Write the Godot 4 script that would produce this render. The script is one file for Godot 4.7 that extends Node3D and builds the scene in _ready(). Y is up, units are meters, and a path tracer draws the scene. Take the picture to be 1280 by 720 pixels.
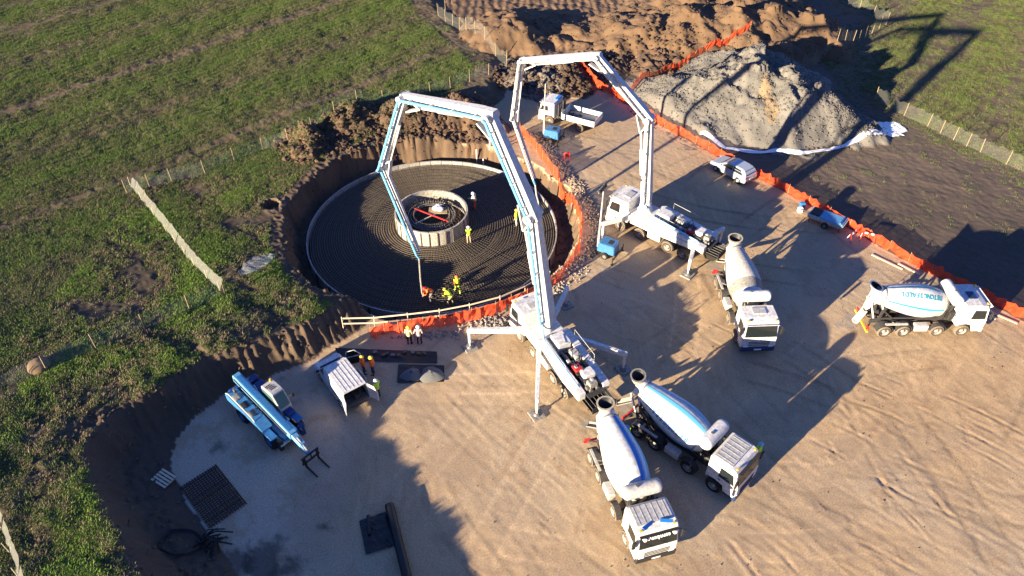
extends Node3D
# Aerial view of a wind turbine foundation being poured: two boom pumps, four mixers, pit, piles and fields.
# Units are metres; the working platform lies at y = 0; the camera hovers 39 m above it.

const PIT := Vector2(-6.9, -52.2)          # centre of the round excavation
const FLOOR_Y := -2.2
const NEAR_X := [-50.0, 54.0]
const NEAR_Z := [-106.0, -13.0]
const CELL := 0.16

var rng := RandomNumberGenerator.new()
var M := {}
var taken := {}
var noise_a := FastNoiseLite.new()
var noise_b := FastNoiseLite.new()
var noise_c := FastNoiseLite.new()
var noise_r := FastNoiseLite.new()
var raised: PackedVector2Array
var sdf_grid := PackedFloat32Array()
var sdf_nx := 0
var sdf_nz := 0
var hx := PackedFloat32Array()
var hz := PackedFloat32Array()
var heights := PackedFloat32Array()
var tint := Color.WHITE

# ---------------------------------------------------------------- mesh builder
class MB extends RefCounted:
	var v := PackedVector3Array()
	var n := PackedVector3Array()
	var c := PackedColorArray()
	var u := PackedVector2Array()
	var col := Color.WHITE
	var colored := false
	var x := Transform3D.IDENTITY

	func tri(a: Vector3, b: Vector3, d: Vector3, na: Vector3, nb: Vector3, nd: Vector3) -> void:
		var g := (b - a).cross(d - a)
		if g.length_squared() < 1e-14:
			return
		if g.dot(na + nb + nd) < 0.0:
			v.append(x * a); v.append(x * b); v.append(x * d)
			n.append((x.basis * na).normalized()); n.append((x.basis * nb).normalized()); n.append((x.basis * nd).normalized())
		else:
			v.append(x * a); v.append(x * d); v.append(x * b)
			n.append((x.basis * na).normalized()); n.append((x.basis * nd).normalized()); n.append((x.basis * nb).normalized())
		if colored:
			c.append(col); c.append(col); c.append(col)

	func flat(a: Vector3, b: Vector3, d: Vector3) -> void:
		var g := (b - a).cross(d - a).normalized()
		tri(a, b, d, g, g, g)

	func quad(a: Vector3, b: Vector3, d: Vector3, e: Vector3) -> void:
		flat(a, b, d)
		flat(a, d, e)

	func box(at: Vector3, s: Vector3, turn := Basis.IDENTITY) -> MB:
		var p := []
		for i in 8:
			p.append(at + turn * Vector3((float(i & 1) - 0.5) * s.x, (float((i >> 1) & 1) - 0.5) * s.y, (float((i >> 2) & 1) - 0.5) * s.z))
		quad(p[0], p[2], p[3], p[1]); quad(p[4], p[5], p[7], p[6])
		quad(p[0], p[1], p[5], p[4]); quad(p[2], p[6], p[7], p[3])
		quad(p[0], p[4], p[6], p[2]); quad(p[1], p[3], p[7], p[5])
		return self

	# box with chamfered edges
	func soft(at: Vector3, s: Vector3, b: float, turn := Basis.IDENTITY) -> MB:
		var rings := []
		for k in [[-0.5 * s.y, b], [-0.5 * s.y + b, 0.0], [0.5 * s.y - b, 0.0], [0.5 * s.y, b]]:
			var hx_: float = s.x * 0.5 - k[1]
			var hz_: float = s.z * 0.5 - k[1]
			var r := []
			for q in [[-hx_ + b, -hz_], [hx_ - b, -hz_], [hx_, -hz_ + b], [hx_, hz_ - b], [hx_ - b, hz_], [-hx_ + b, hz_], [-hx_, hz_ - b], [-hx_, -hz_ + b]]:
				r.append(at + turn * Vector3(q[0], k[0], q[1]))
			rings.append(r)
		loft(rings, false)
		return self

	# rings of points joined one to the next
	func loft(rings: Array, smooth := true, cap0 := true, cap1 := true, closed := true) -> MB:
		var m: int = rings[0].size()
		var k: int = rings.size()
		var last: int = m if closed else m - 1
		var nn := []
		var mids := []
		for i in k:
			var mid := Vector3.ZERO
			for p in rings[i]:
				mid += p
			mids.append(mid / m)
		if smooth:
			for i in k:
				var row := []
				for j in m:
					var ja: int = (j + 1) % m if closed else mini(j + 1, m - 1)
					var jb: int = (j + m - 1) % m if closed else maxi(j - 1, 0)
					var du: Vector3 = rings[i][ja] - rings[i][jb]
					var dv: Vector3 = rings[mini(i + 1, k - 1)][j] - rings[maxi(i - 1, 0)][j]
					if du.length_squared() < 1e-10:
						var o: int = i + 1 if i + 1 < k else i - 1
						du = rings[o][ja] - rings[o][jb]
					var g := du.cross(dv).normalized()
					if g.dot(rings[i][j] - mids[i]) < 0.0 or (rings[i][j] - mids[i]).length_squared() < 1e-10 and g.dot(mids[i] - mids[k / 2]) < 0.0:
						g = -g
					row.append(g)
				nn.append(row)
		for i in k - 1:
			for j in last:
				var j2: int = (j + 1) % m
				var a: Vector3 = rings[i][j]
				var b: Vector3 = rings[i][j2]
				var d: Vector3 = rings[i + 1][j2]
				var e: Vector3 = rings[i + 1][j]
				if smooth:
					tri(a, b, d, nn[i][j], nn[i][j2], nn[i + 1][j2])
					tri(a, d, e, nn[i][j], nn[i + 1][j2], nn[i + 1][j])
				else:
					var g := (d - a).cross(e - b).normalized()
					if g.dot((a + b + d + e) * 0.25 - (mids[i] + mids[i + 1]) * 0.5) < 0.0:
						g = -g
					tri(a, b, d, g, g, g)
					tri(a, d, e, g, g, g)
		if closed:
			for side in 2:
				if (side == 0 and not cap0) or (side == 1 and not cap1):
					continue
				var r: Array = rings[0] if side == 0 else rings[k - 1]
				var g: Vector3 = (mids[0] - mids[1]) if side == 0 else (mids[k - 1] - mids[k - 2])
				g = g.normalized()
				for j in m:
					tri(mids[0] if side == 0 else mids[k - 1], r[j], r[(j + 1) % m], g, g, g)
		return self

	# outline in x and y drawn out along z, with chamfered rims
	func prism(poly: Array, z0: float, z1: float, bev := 0.0, shrink := 1.0) -> MB:
		var mid := Vector2.ZERO
		for p in poly:
			mid += p
		mid /= poly.size()
		var rings := []
		var zs := [[z0, bev], [z0 + bev, 0.0], [z1 - bev, 0.0], [z1, bev]] if bev > 0.0 else [[z0, 0.0], [z1, 0.0]]
		for q in zs:
			var r := []
			for p in poly:
				var w: Vector2 = p
				w -= (w - mid).normalized() * q[1] * shrink
				r.append(Vector3(w.x, w.y, q[0]))
			rings.append(r)
		var g_mid := Vector3(mid.x, mid.y, 0)
		for i in rings.size() - 1:
			for j in poly.size():
				var j2: int = (j + 1) % poly.size()
				var a: Vector3 = rings[i][j]
				var b: Vector3 = rings[i][j2]
				var d: Vector3 = rings[i + 1][j2]
				var e: Vector3 = rings[i + 1][j]
				var g := (b - a).cross(e - a).normalized()
				var area := 0.0
				for t in poly.size():
					area += poly[t].cross(poly[(t + 1) % poly.size()])
				if area < 0.0:
					g = -g
				tri(a, b, d, g, g, g)
				tri(a, d, e, g, g, g)
		var idx := Geometry2D.triangulate_polygon(PackedVector2Array(poly))
		for side in 2:
			var r: Array = rings[0] if side == 0 else rings[rings.size() - 1]
			var g := Vector3(0, 0, -1 if side == 0 else 1)
			for t in range(0, idx.size(), 3):
				tri(r[idx[t]], r[idx[t + 1]], r[idx[t + 2]], g, g, g)
		return self

	func ring(at: Vector3, e1: Vector3, e2: Vector3, r: float, m: int) -> Array:
		var out := []
		for j in m:
			var a := TAU * j / m
			out.append(at + (e1 * cos(a) + e2 * sin(a)) * r)
		return out

	func tube(path: Array, radius, m := 8, closed := false) -> MB:
		var rings := []
		var k := path.size()
		var e1 := Vector3.ZERO
		for i in k:
			var t: Vector3
			if closed:
				t = path[(i + 1) % k] - path[(i + k - 1) % k]
			else:
				t = path[mini(i + 1, k - 1)] - path[maxi(i - 1, 0)]
			t = t.normalized()
			if e1 == Vector3.ZERO:
				e1 = t.cross(Vector3.UP if absf(t.y) < 0.9 else Vector3.RIGHT).normalized()
			e1 = (e1 - t * e1.dot(t)).normalized()
			rings.append(ring(path[i], e1, t.cross(e1), radius[i] if radius is Array else radius, m))
		if closed:
			rings.append(rings[0])
		loft(rings, true, not closed, not closed)
		return self

	func bar(a: Vector3, b: Vector3, ra: float, rb := -1.0, m := 8) -> MB:
		return tube([a, b], [ra, ra if rb < 0.0 else rb], m)

	# beam of rectangular section from a to b; side is the direction of its width
	func beam(a: Vector3, b: Vector3, side: Vector3, wa: float, ta: float, wb := -1.0, tb := -1.0, bev := 0.0) -> MB:
		var t := (b - a).normalized()
		side = (side - t * side.dot(t)).normalized()
		var up := side.cross(t)
		var rings := []
		for q in [[a, wa, ta], [b, wa if wb < 0.0 else wb, ta if tb < 0.0 else tb]]:
			var w: float = q[1] * 0.5
			var h: float = q[2] * 0.5
			var bb := minf(bev, minf(w, h) * 0.5)
			var r := []
			if bb > 0.0:
				for p in [[-w + bb, -h], [w - bb, -h], [w, -h + bb], [w, h - bb], [w - bb, h], [-w + bb, h], [-w, h - bb], [-w, -h + bb]]:
					r.append(q[0] + side * p[0] + up * p[1])
			else:
				for p in [[-w, -h], [w, -h], [w, h], [-w, h]]:
					r.append(q[0] + side * p[0] + up * p[1])
			rings.append(r)
		loft(rings, false)
		return self

	# turned shape: profile of (radius, distance along the axis)
	func lathe(prof: Array, at: Vector3, axis: Vector3, m := 24, cap0 := true, cap1 := true, smooth := true) -> MB:
		axis = axis.normalized()
		var e1 := axis.cross(Vector3.UP if absf(axis.y) < 0.9 else Vector3.RIGHT).normalized()
		var e2 := axis.cross(e1)
		var rings := []
		for p in prof:
			rings.append(ring(at + axis * p.y, e1, e2, p.x, m))
		loft(rings, smooth, cap0, cap1)
		return self

	func mesh() -> ArrayMesh:
		var a := []
		a.resize(Mesh.ARRAY_MAX)
		a[Mesh.ARRAY_VERTEX] = v
		a[Mesh.ARRAY_NORMAL] = n
		if colored:
			a[Mesh.ARRAY_COLOR] = c
		if u.size() == v.size():
			a[Mesh.ARRAY_TEX_UV] = u
		var out := ArrayMesh.new()
		out.add_surface_from_arrays(Mesh.PRIMITIVE_TRIANGLES, a)
		return out

# ---------------------------------------------------------------- naming and parenting
func numbered(called: String) -> String:
	var k: int = taken.get(called, -1) + 1
	taken[called] = k
	return called if k == 0 else "%s_%03d" % [called, k]

func tag(o: Node3D, label: String, category: String, group := "", kind := "") -> Node3D:
	if label:
		o.set_meta("label", label)
	if category:
		o.set_meta("category", category)
	if group:
		o.set_meta("group", group)
	if kind:
		o.set_meta("kind", kind)
	return o

func thing(called: String, label: String, category: String, at := Vector3.ZERO, turn := 0.0, group := "") -> Node3D:
	var o := Node3D.new()
	o.name = numbered(called)
	add_child(o)
	o.position = at
	o.rotation.y = turn
	tag(o, label, category, group)
	return o

# one named mesh, under a thing, a part or the root
func put(called: String, shape, m: Material, parent: Node3D = null) -> MeshInstance3D:
	var o := MeshInstance3D.new()
	o.mesh = shape.mesh() if shape is MB else shape
	o.material_override = m
	if parent == null:
		o.name = numbered(called)
		add_child(o)
	else:
		o.name = called
		parent.add_child(o, true)
	return o

func heading(az: float) -> float:
	return deg_to_rad(90.0 - az)

# ---------------------------------------------------------------- materials
func lin(r: float, g: float, b: float) -> Color:
	return Color(r, g, b).linear_to_srgb()

func noise_tex(freq: float, lo: Color, hi: Color, size := 512, octaves := 4, sd := 1, kind := FastNoiseLite.TYPE_SIMPLEX_SMOOTH) -> NoiseTexture2D:
	var f := FastNoiseLite.new()
	f.noise_type = kind
	f.frequency = freq
	f.fractal_octaves = octaves
	f.seed = sd
	var t := NoiseTexture2D.new()
	t.width = size
	t.height = size
	t.seamless = true
	t.noise = f
	var g := Gradient.new()
	g.set_color(0, lo)
	g.set_color(1, hi)
	t.color_ramp = g
	return t

func bump_tex(freq: float, strength: float, size := 512, octaves := 4, sd := 1) -> NoiseTexture2D:
	var f := FastNoiseLite.new()
	f.noise_type = FastNoiseLite.TYPE_SIMPLEX_SMOOTH
	f.frequency = freq
	f.fractal_octaves = octaves
	f.seed = sd
	var t := NoiseTexture2D.new()
	t.width = size
	t.height = size
	t.seamless = true
	t.as_normal_map = true
	t.bump_strength = strength
	t.noise = f
	return t

func mat(r: float, g: float, b: float, rough := 0.6, metal := 0.0, tex: Texture2D = null, scale := 0.5) -> StandardMaterial3D:
	var m := StandardMaterial3D.new()
	m.albedo_color = lin(r, g, b)
	m.roughness = rough
	m.metallic = metal
	if tex:
		m.albedo_texture = tex
		m.uv1_triplanar = true
		m.uv1_scale = Vector3.ONE * scale
	return m

func make_materials() -> void:
	var dust := noise_tex(0.02, Color(0.87, 0.845, 0.80), Color(1, 1, 1), 512, 6, 3)
	dust.color_ramp.set_offset(0, 0.22)
	dust.color_ramp.set_offset(1, 0.72)
	var mottled := noise_tex(0.02, Color(0.55, 0.52, 0.48), Color(1, 1, 1), 512, 5, 9)
	M.white = mat(0.60, 0.61, 0.62, 0.35, 0.0, dust, 0.35)
	M.drum_white = mat(0.58, 0.60, 0.62, 0.32, 0.0, dust, 0.3)
	M.drum_grey = mat(0.46, 0.455, 0.43, 0.6, 0.0, dust, 0.4)
	M.worn = mat(0.34, 0.34, 0.33, 0.75, 0.0, mottled, 0.5)
	M.roof_grey = mat(0.40, 0.41, 0.42, 0.4, 0.0, dust, 0.4)
	M.blue = mat(0.02, 0.16, 0.48, 0.35)
	M.teal = mat(0.025, 0.24, 0.33, 0.4)
	M.sky_blue = mat(0.10, 0.36, 0.60, 0.4)
	M.pale_blue = mat(0.22, 0.46, 0.64, 0.4)
	M.navy = mat(0.012, 0.03, 0.09, 0.4)
	M.letter_blue = mat(0.02, 0.13, 0.32, 0.5)
	M.red = mat(0.45, 0.02, 0.02, 0.5)
	M.yellow = mat(0.55, 0.36, 0.03, 0.5)
	M.black = mat(0.012, 0.012, 0.014, 0.6)
	M.dark = mat(0.03, 0.03, 0.033, 0.6, 0.0, mottled, 0.8)
	M.frame = mat(0.055, 0.055, 0.06, 0.65, 0.0, mottled, 0.8)
	M.steel = mat(0.25, 0.25, 0.25, 0.5, 0.4, mottled, 0.8)
	M.tyre = mat(0.028, 0.026, 0.025, 0.9, 0.0, mottled, 1.2)
	M.tyre_dusty = mat(0.24, 0.20, 0.16, 0.95, 0.0, mottled, 1.2)
	M.rim = mat(0.42, 0.40, 0.37, 0.6, 0.0, mottled, 1.0)
	M.cement = mat(0.45, 0.43, 0.39, 0.9, 0.0, mottled, 0.9)
	M.glass = mat(0.012, 0.016, 0.018, 0.06)
	M.glass.metallic_specular = 0.6
	M.cab_glass = mat(0.05, 0.11, 0.10, 0.08)
	M.lamp = mat(0.7, 0.7, 0.68, 0.15)
	M.silver = mat(0.38, 0.43, 0.49, 0.3, 0.35)
	M.tele_blue = mat(0.03, 0.15, 0.38, 0.4, 0.0, dust, 0.6)
	M.boom_blue = mat(0.10, 0.30, 0.54, 0.4, 0.0, dust, 0.6)
	M.tower_blue = mat(0.045, 0.17, 0.38, 0.4, 0.0, dust, 0.6)
	M.tele_dark = mat(0.008, 0.035, 0.14, 0.45)
	M.wood = mat(0.46, 0.36, 0.22, 0.85, 0.0, noise_tex(0.03, Color(0.6, 0.55, 0.5), Color(1, 1, 1), 256, 3, 5), 1.5)
	M.pale_wood = mat(0.55, 0.47, 0.33, 0.85)
	M.concrete = mat(0.42, 0.41, 0.37, 0.9, 0.0, mottled, 0.4)
	M.form = mat(0.46, 0.47, 0.47, 0.7, 0.0, mottled, 0.6)
	M.panel = mat(0.52, 0.51, 0.47, 0.8, 0.0, mottled, 0.6)
	M.rebar = mat(0.20, 0.168, 0.125, 0.7, 0.1, mottled, 0.8)
	M.rebar_light = mat(0.27, 0.23, 0.175, 0.7, 0.1, mottled, 0.8)
	M.bed = mat(0.082, 0.072, 0.058, 0.9, 0.0, mottled, 0.6)
	M.rust = mat(0.13, 0.07, 0.045, 0.85, 0.0, mottled, 1.2)
	M.pvc = mat(0.006, 0.006, 0.007, 0.5, 0.0, mottled, 0.7)
	M.orange = mat(0.68, 0.075, 0.014, 0.75)
	M.orange.transparency = BaseMaterial3D.TRANSPARENCY_ALPHA
	M.orange.albedo_color.a = 0.72
	M.orange.backlight_enabled = true
	M.orange.backlight = Color(0.8, 0.2, 0.08)
	M.netting = mat(0.55, 0.56, 0.52, 0.8)
	M.netting.transparency = BaseMaterial3D.TRANSPARENCY_ALPHA
	M.netting.albedo_color.a = 0.17
	M.pale_wire = mat(0.42, 0.43, 0.38, 0.8)
	M.pale_wire.transparency = BaseMaterial3D.TRANSPARENCY_ALPHA
	M.pale_wire.albedo_color.a = 0.075
	M.wire = mat(0.42, 0.45, 0.42, 0.8)
	M.wire.transparency = BaseMaterial3D.TRANSPARENCY_ALPHA
	M.wire.albedo_color.a = 0.11
	M.film = mat(0.62, 0.66, 0.70, 0.5)
	M.film.transparency = BaseMaterial3D.TRANSPARENCY_ALPHA
	M.film.albedo_color.a = 0.22
	M.pipe_blue = mat(0.10, 0.34, 0.56, 0.4)
	M.geo = mat(0.72, 0.74, 0.77, 0.8)
	M.hi_orange = mat(0.85, 0.16, 0.02, 0.7)
	M.hi_yellow = mat(0.45, 0.72, 0.03, 0.7)
	M.helmet_white = mat(0.8, 0.8, 0.78, 0.35)
	M.helmet_yellow = mat(0.75, 0.5, 0.03, 0.35)
	M.body = mat(1, 1, 1, 0.85)
	M.body.vertex_color_use_as_albedo = true
	M.body.vertex_color_is_srgb = true
	M.stone = mat(1, 1, 1, 0.95, 0.0, mottled, 1.5)
	M.stone.vertex_color_use_as_albedo = true
	M.grass = mat(1, 1, 1, 0.8)
	M.grass.vertex_color_use_as_albedo = true
	M.grass.backlight_enabled = true
	M.grass.backlight = Color(0.35, 0.4, 0.15)
	M.ground = mat(1, 1, 1, 0.97, 0.0, noise_tex(0.06, Color(0.78, 0.76, 0.74), Color(1, 1, 1), 1024, 6, 21), 0.11)
	M.ground.vertex_color_use_as_albedo = true
	M.ground.vertex_color_is_srgb = true
	M.ground.uv1_world_triplanar = true
	M.ground.normal_enabled = true
	M.ground.normal_texture = bump_tex(0.2, 5.0, 1024, 5, 31)
	M.ground.normal_scale = 0.32

# ---------------------------------------------------------------- the scene
func _ready() -> void:
	rng.seed = 20
	var cam := Camera3D.new()
	cam.name = "camera"
	add_child(cam)
	cam.position = Vector3(0, 39, 0)
	cam.rotation_degrees = Vector3(-42, 0, 0)
	cam.fov = 41.91
	cam.near = 0.5
	cam.far = 2500.0
	var world := WorldEnvironment.new()
	world.name = "world"
	var env := Environment.new()
	env.background_mode = Environment.BG_SKY
	var sky := Sky.new()
	var sm := ProceduralSkyMaterial.new()
	sm.sky_top_color = Color(0.31, 0.48, 0.84)
	sm.sky_horizon_color = Color(0.60, 0.71, 0.88)
	sm.sky_curve = 0.2
	sm.ground_bottom_color = Color(0.25, 0.22, 0.18)
	sm.ground_horizon_color = Color(0.45, 0.43, 0.40)
	sm.sun_angle_max = 4.0
	sm.energy_multiplier = 0.205
	sky.sky_material = sm
	env.sky = sky
	env.ambient_light_source = Environment.AMBIENT_SOURCE_SKY
	env.tonemap_mode = Environment.TONE_MAPPER_LINEAR
	env.tonemap_exposure = 4.9
	env.sdfgi_enabled = true
	env.ssao_enabled = true
	env.ssil_enabled = true
	world.environment = env
	add_child(world)
	# low sun behind the camera's left shoulder: shadows run away to the right at about 49 degrees
	var sun := DirectionalLight3D.new()
	sun.name = "sun"
	add_child(sun)
	var az := deg_to_rad(49.0)
	var el := deg_to_rad(12.3)
	sun.look_at_from_position(Vector3.ZERO, Vector3(sin(az) * cos(el), -sin(el), -cos(az) * cos(el)), Vector3.UP)
	sun.light_energy = 1.5
	sun.light_color = Color(1.0, 0.915, 0.78)
	sun.light_angular_distance = 0.53
	sun.shadow_enabled = true

	for q in [[noise_a, 0.05, 1], [noise_b, 0.35, 2], [noise_c, 1.6, 3], [noise_r, 0.12, 4]]:
		q[0].noise_type = FastNoiseLite.TYPE_SIMPLEX_SMOOTH
		q[0].frequency = q[1]
		q[0].seed = q[2]
		q[0].fractal_octaves = 3
	make_materials()
	build_ground()
	build_foundation()
	build_grass()
	build_stones()
	build_fences()
	build_vehicles()
	build_site_items()
	build_people()

# ---------------------------------------------------------------- terrain
# outline of the higher field on the left; the platform and the pit lie to its right
func make_raised() -> void:
	raised = PackedVector2Array([Vector2(-4, -2), Vector2(-8, -10), Vector2(-11.5, -15.5), Vector2(-14.8, -19.9), Vector2(-16.1, -21.3), Vector2(-18.6, -23.8), Vector2(-21.2, -27.2),
		Vector2(-21.4, -29.0), Vector2(-20.4, -31.2), Vector2(-18.8, -32.9), Vector2(-16.5, -34.3), Vector2(-13.6, -36.3), Vector2(-11.0, -39.0),
		Vector2(-9.0, -45), Vector2(-6.9, -56), Vector2(-5.5, -63), Vector2(-3.6, -68), Vector2(-1.0, -74), Vector2(0.5, -80), Vector2(-2.0, -86), Vector2(-6, -93), Vector2(-14, -112), Vector2(-60, -400), Vector2(-700, -400), Vector2(-700, 200), Vector2(6, 200)])
	sdf_nx = 75
	sdf_nz = 125
	sdf_grid.resize(sdf_nx * sdf_nz)
	for j in sdf_nz:
		for i in sdf_nx:
			var p := Vector2(-60.0 + i, -118.0 + j)
			var best := 1e9
			for k in 24:
				var q := Geometry2D.get_closest_point_to_segment(p, raised[k], raised[k + 1])
				best = minf(best, p.distance_squared_to(q))
			best = sqrt(best)
			sdf_grid[j * sdf_nx + i] = best if Geometry2D.is_point_in_polygon(p, raised) else -best

func into_field(x: float, z: float) -> float:
	var fx := clampf(x + 60.0, 0.0, sdf_nx - 1.001)
	var fz := clampf(z + 118.0, 0.0, sdf_nz - 1.001)
	var i := int(fx)
	var j := int(fz)
	fx -= i
	fz -= j
	var k := j * sdf_nx + i
	return lerpf(lerpf(sdf_grid[k], sdf_grid[k + 1], fx), lerpf(sdf_grid[k + sdf_nx], sdf_grid[k + sdf_nx + 1], fx), fz)

func poly_x(pts: Array, z: float) -> float:
	for k in pts.size() - 1:
		if z <= pts[k].y and z >= pts[k + 1].y or k == pts.size() - 2:
			return lerpf(pts[k].x, pts[k + 1].x, (z - pts[k].y) / (pts[k + 1].y - pts[k].y))
	return 0.0

const SITE_EDGE := [Vector2(56, -18), Vector2(37.8, -39.6), Vector2(30.8, -47.7), Vector2(26.2, -54.4), Vector2(20.9, -60.9), Vector2(15.4, -67.6), Vector2(11.6, -73.5), Vector2(7.3, -80.5), Vector2(2, -90)]
const FIELD_EDGE := [Vector2(75, -22), Vector2(48, -59.8), Vector2(42.3, -67.9), Vector2(38.6, -73.4), Vector2(36.0, -84.0), Vector2(47.6, -93.4), Vector2(45.0, -106)]

# heaps: x, z, height, radius, stretch across, turn in degrees, kind (0 brown soil, 1 grey gravel, 2 dark clods)
const HEAPS := [
	[24.6, -72.6, 5.0, 9.8, 1.0, 0.0, 1], [28.2, -71.2, 4.7, 8.5, 1.0, 0.0, 1], [31.6, -69.2, 3.7, 6.2, 1.0, 0.0, 1], [20.6, -72.2, 3.4, 8.4, 1.0, 0.0, 1], [17.0, -73.2, 1.5, 5.5, 1.0, 0.0, 1], [34.8, -67.9, 1.8, 3.4, 1.0, 0.0, 1], [26.0, -75.5, 4.4, 9.0, 1.0, 0.0, 1],
	[-0.6, -89.5, 2.6, 7.0, 1.0, 0.0, 0], [15.6, -88.5, 3.0, 8.0, 1.0, 0.0, 0], [20.8, -88.0, 3.9, 8.5, 1.0, 0.0, 0], [26.5, -89.0, 4.4, 9.0, 1.0, 0.0, 0], [31.6, -89.2, 4.3, 8.5, 1.0, 0.0, 0], [36.0, -88.0, 3.4, 6.5, 1.0, 0.0, 0], [23.0, -84.6, 2.2, 5.0, 1.0, 0.0, 0], [31.0, -96.0, 3.8, 9.0, 1.0, 0.0, 0], [22.0, -96.0, 3.0, 9.0, 1.0, 0.0, 0], [17.0, -82.6, 1.4, 4.0, 1.0, 0.0, 2], [7.5, -90.5, 0.8, 6.0, 1.0, 0.0, 0],
	[-15.2, -66.0, 3.0, 4.6, 1.0, 0.0, 2], [-10.4, -67.4, 3.4, 5.0, 1.0, 0.0, 2], [-6.2, -68.0, 3.2, 4.8, 1.0, 0.0, 2], [-19.4, -63.4, 2.5, 3.8, 1.0, 0.0, 2],
	[3.6, -76.4, 1.3, 3.6, 1.0, 0.0, 2], [6.6, -78.0, 1.5, 4.2, 1.0, 0.0, 2], [1.0, -78.6, 1.1, 3.4, 1.0, 0.0, 2], [10.4, -81.6, 1.2, 4.0, 1.0, 0.0, 2]]

# tyre ruts on the platform: from, to
const RUTS := [[22.6, -29.5, 25.2, -22.0], [18.0, -31.0, 29.0, -22.5], [24.0, -34.0, 34.0, -27.0], [13.0, -24.0, 15.5, -17.0], [28.0, -30.0, 36.0, -24.0], [17.5, -22.0, 27.0, -16.0], [20.0, -33.5, 23.0, -20.0], [8.0, -20.0, 16.0, -15.0], [-6.0, -22.0, 0.0, -17.0], [12.0, -21.0, 19.5, -36.0], [14.0, -18.0, 26.0, -33.0], [9.0, -15.0, 30.0, -34.0], [20.0, -20.0, 22.0, -36.0], [16.0, -26.0, 34.0, -31.0], [22.0, -16.0, 33.0, -40.0], [-4.0, -16.0, 3.0, -28.0], [1.0, -15.0, 4.0, -30.0], [8.0, -56.0, 18.0, -66.0], [6.0, -60.0, 14.0, -69.0], [10.0, -52.0, 22.0, -63.0], [18.0, -52.0, 27.0, -47.0], [26.0, -44.0, 33.0, -43.0], [12.0, -40.0, 27.0, -30.0], [-10.0, -25.0, -3.0, -32.0], [5.0, -40.0, 14.0, -36.0]]

func bank_top(z: float) -> float:
	return 0.6 + 0.15 * smoothstep(-90.0, -58.0, z) + 0.65 * smoothstep(-52.0, -41.0, z) + 0.9 * smoothstep(-42.0, -33.0, z) + 0.95 * smoothstep(-34.0, -22.0, z)

func bank_width(z: float) -> float:
	if z < -58.0:
		return 2.6
	return lerpf(2.0, 4.0, clampf((z + 31.0) / 4.0, 0.0, 1.0))

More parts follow.
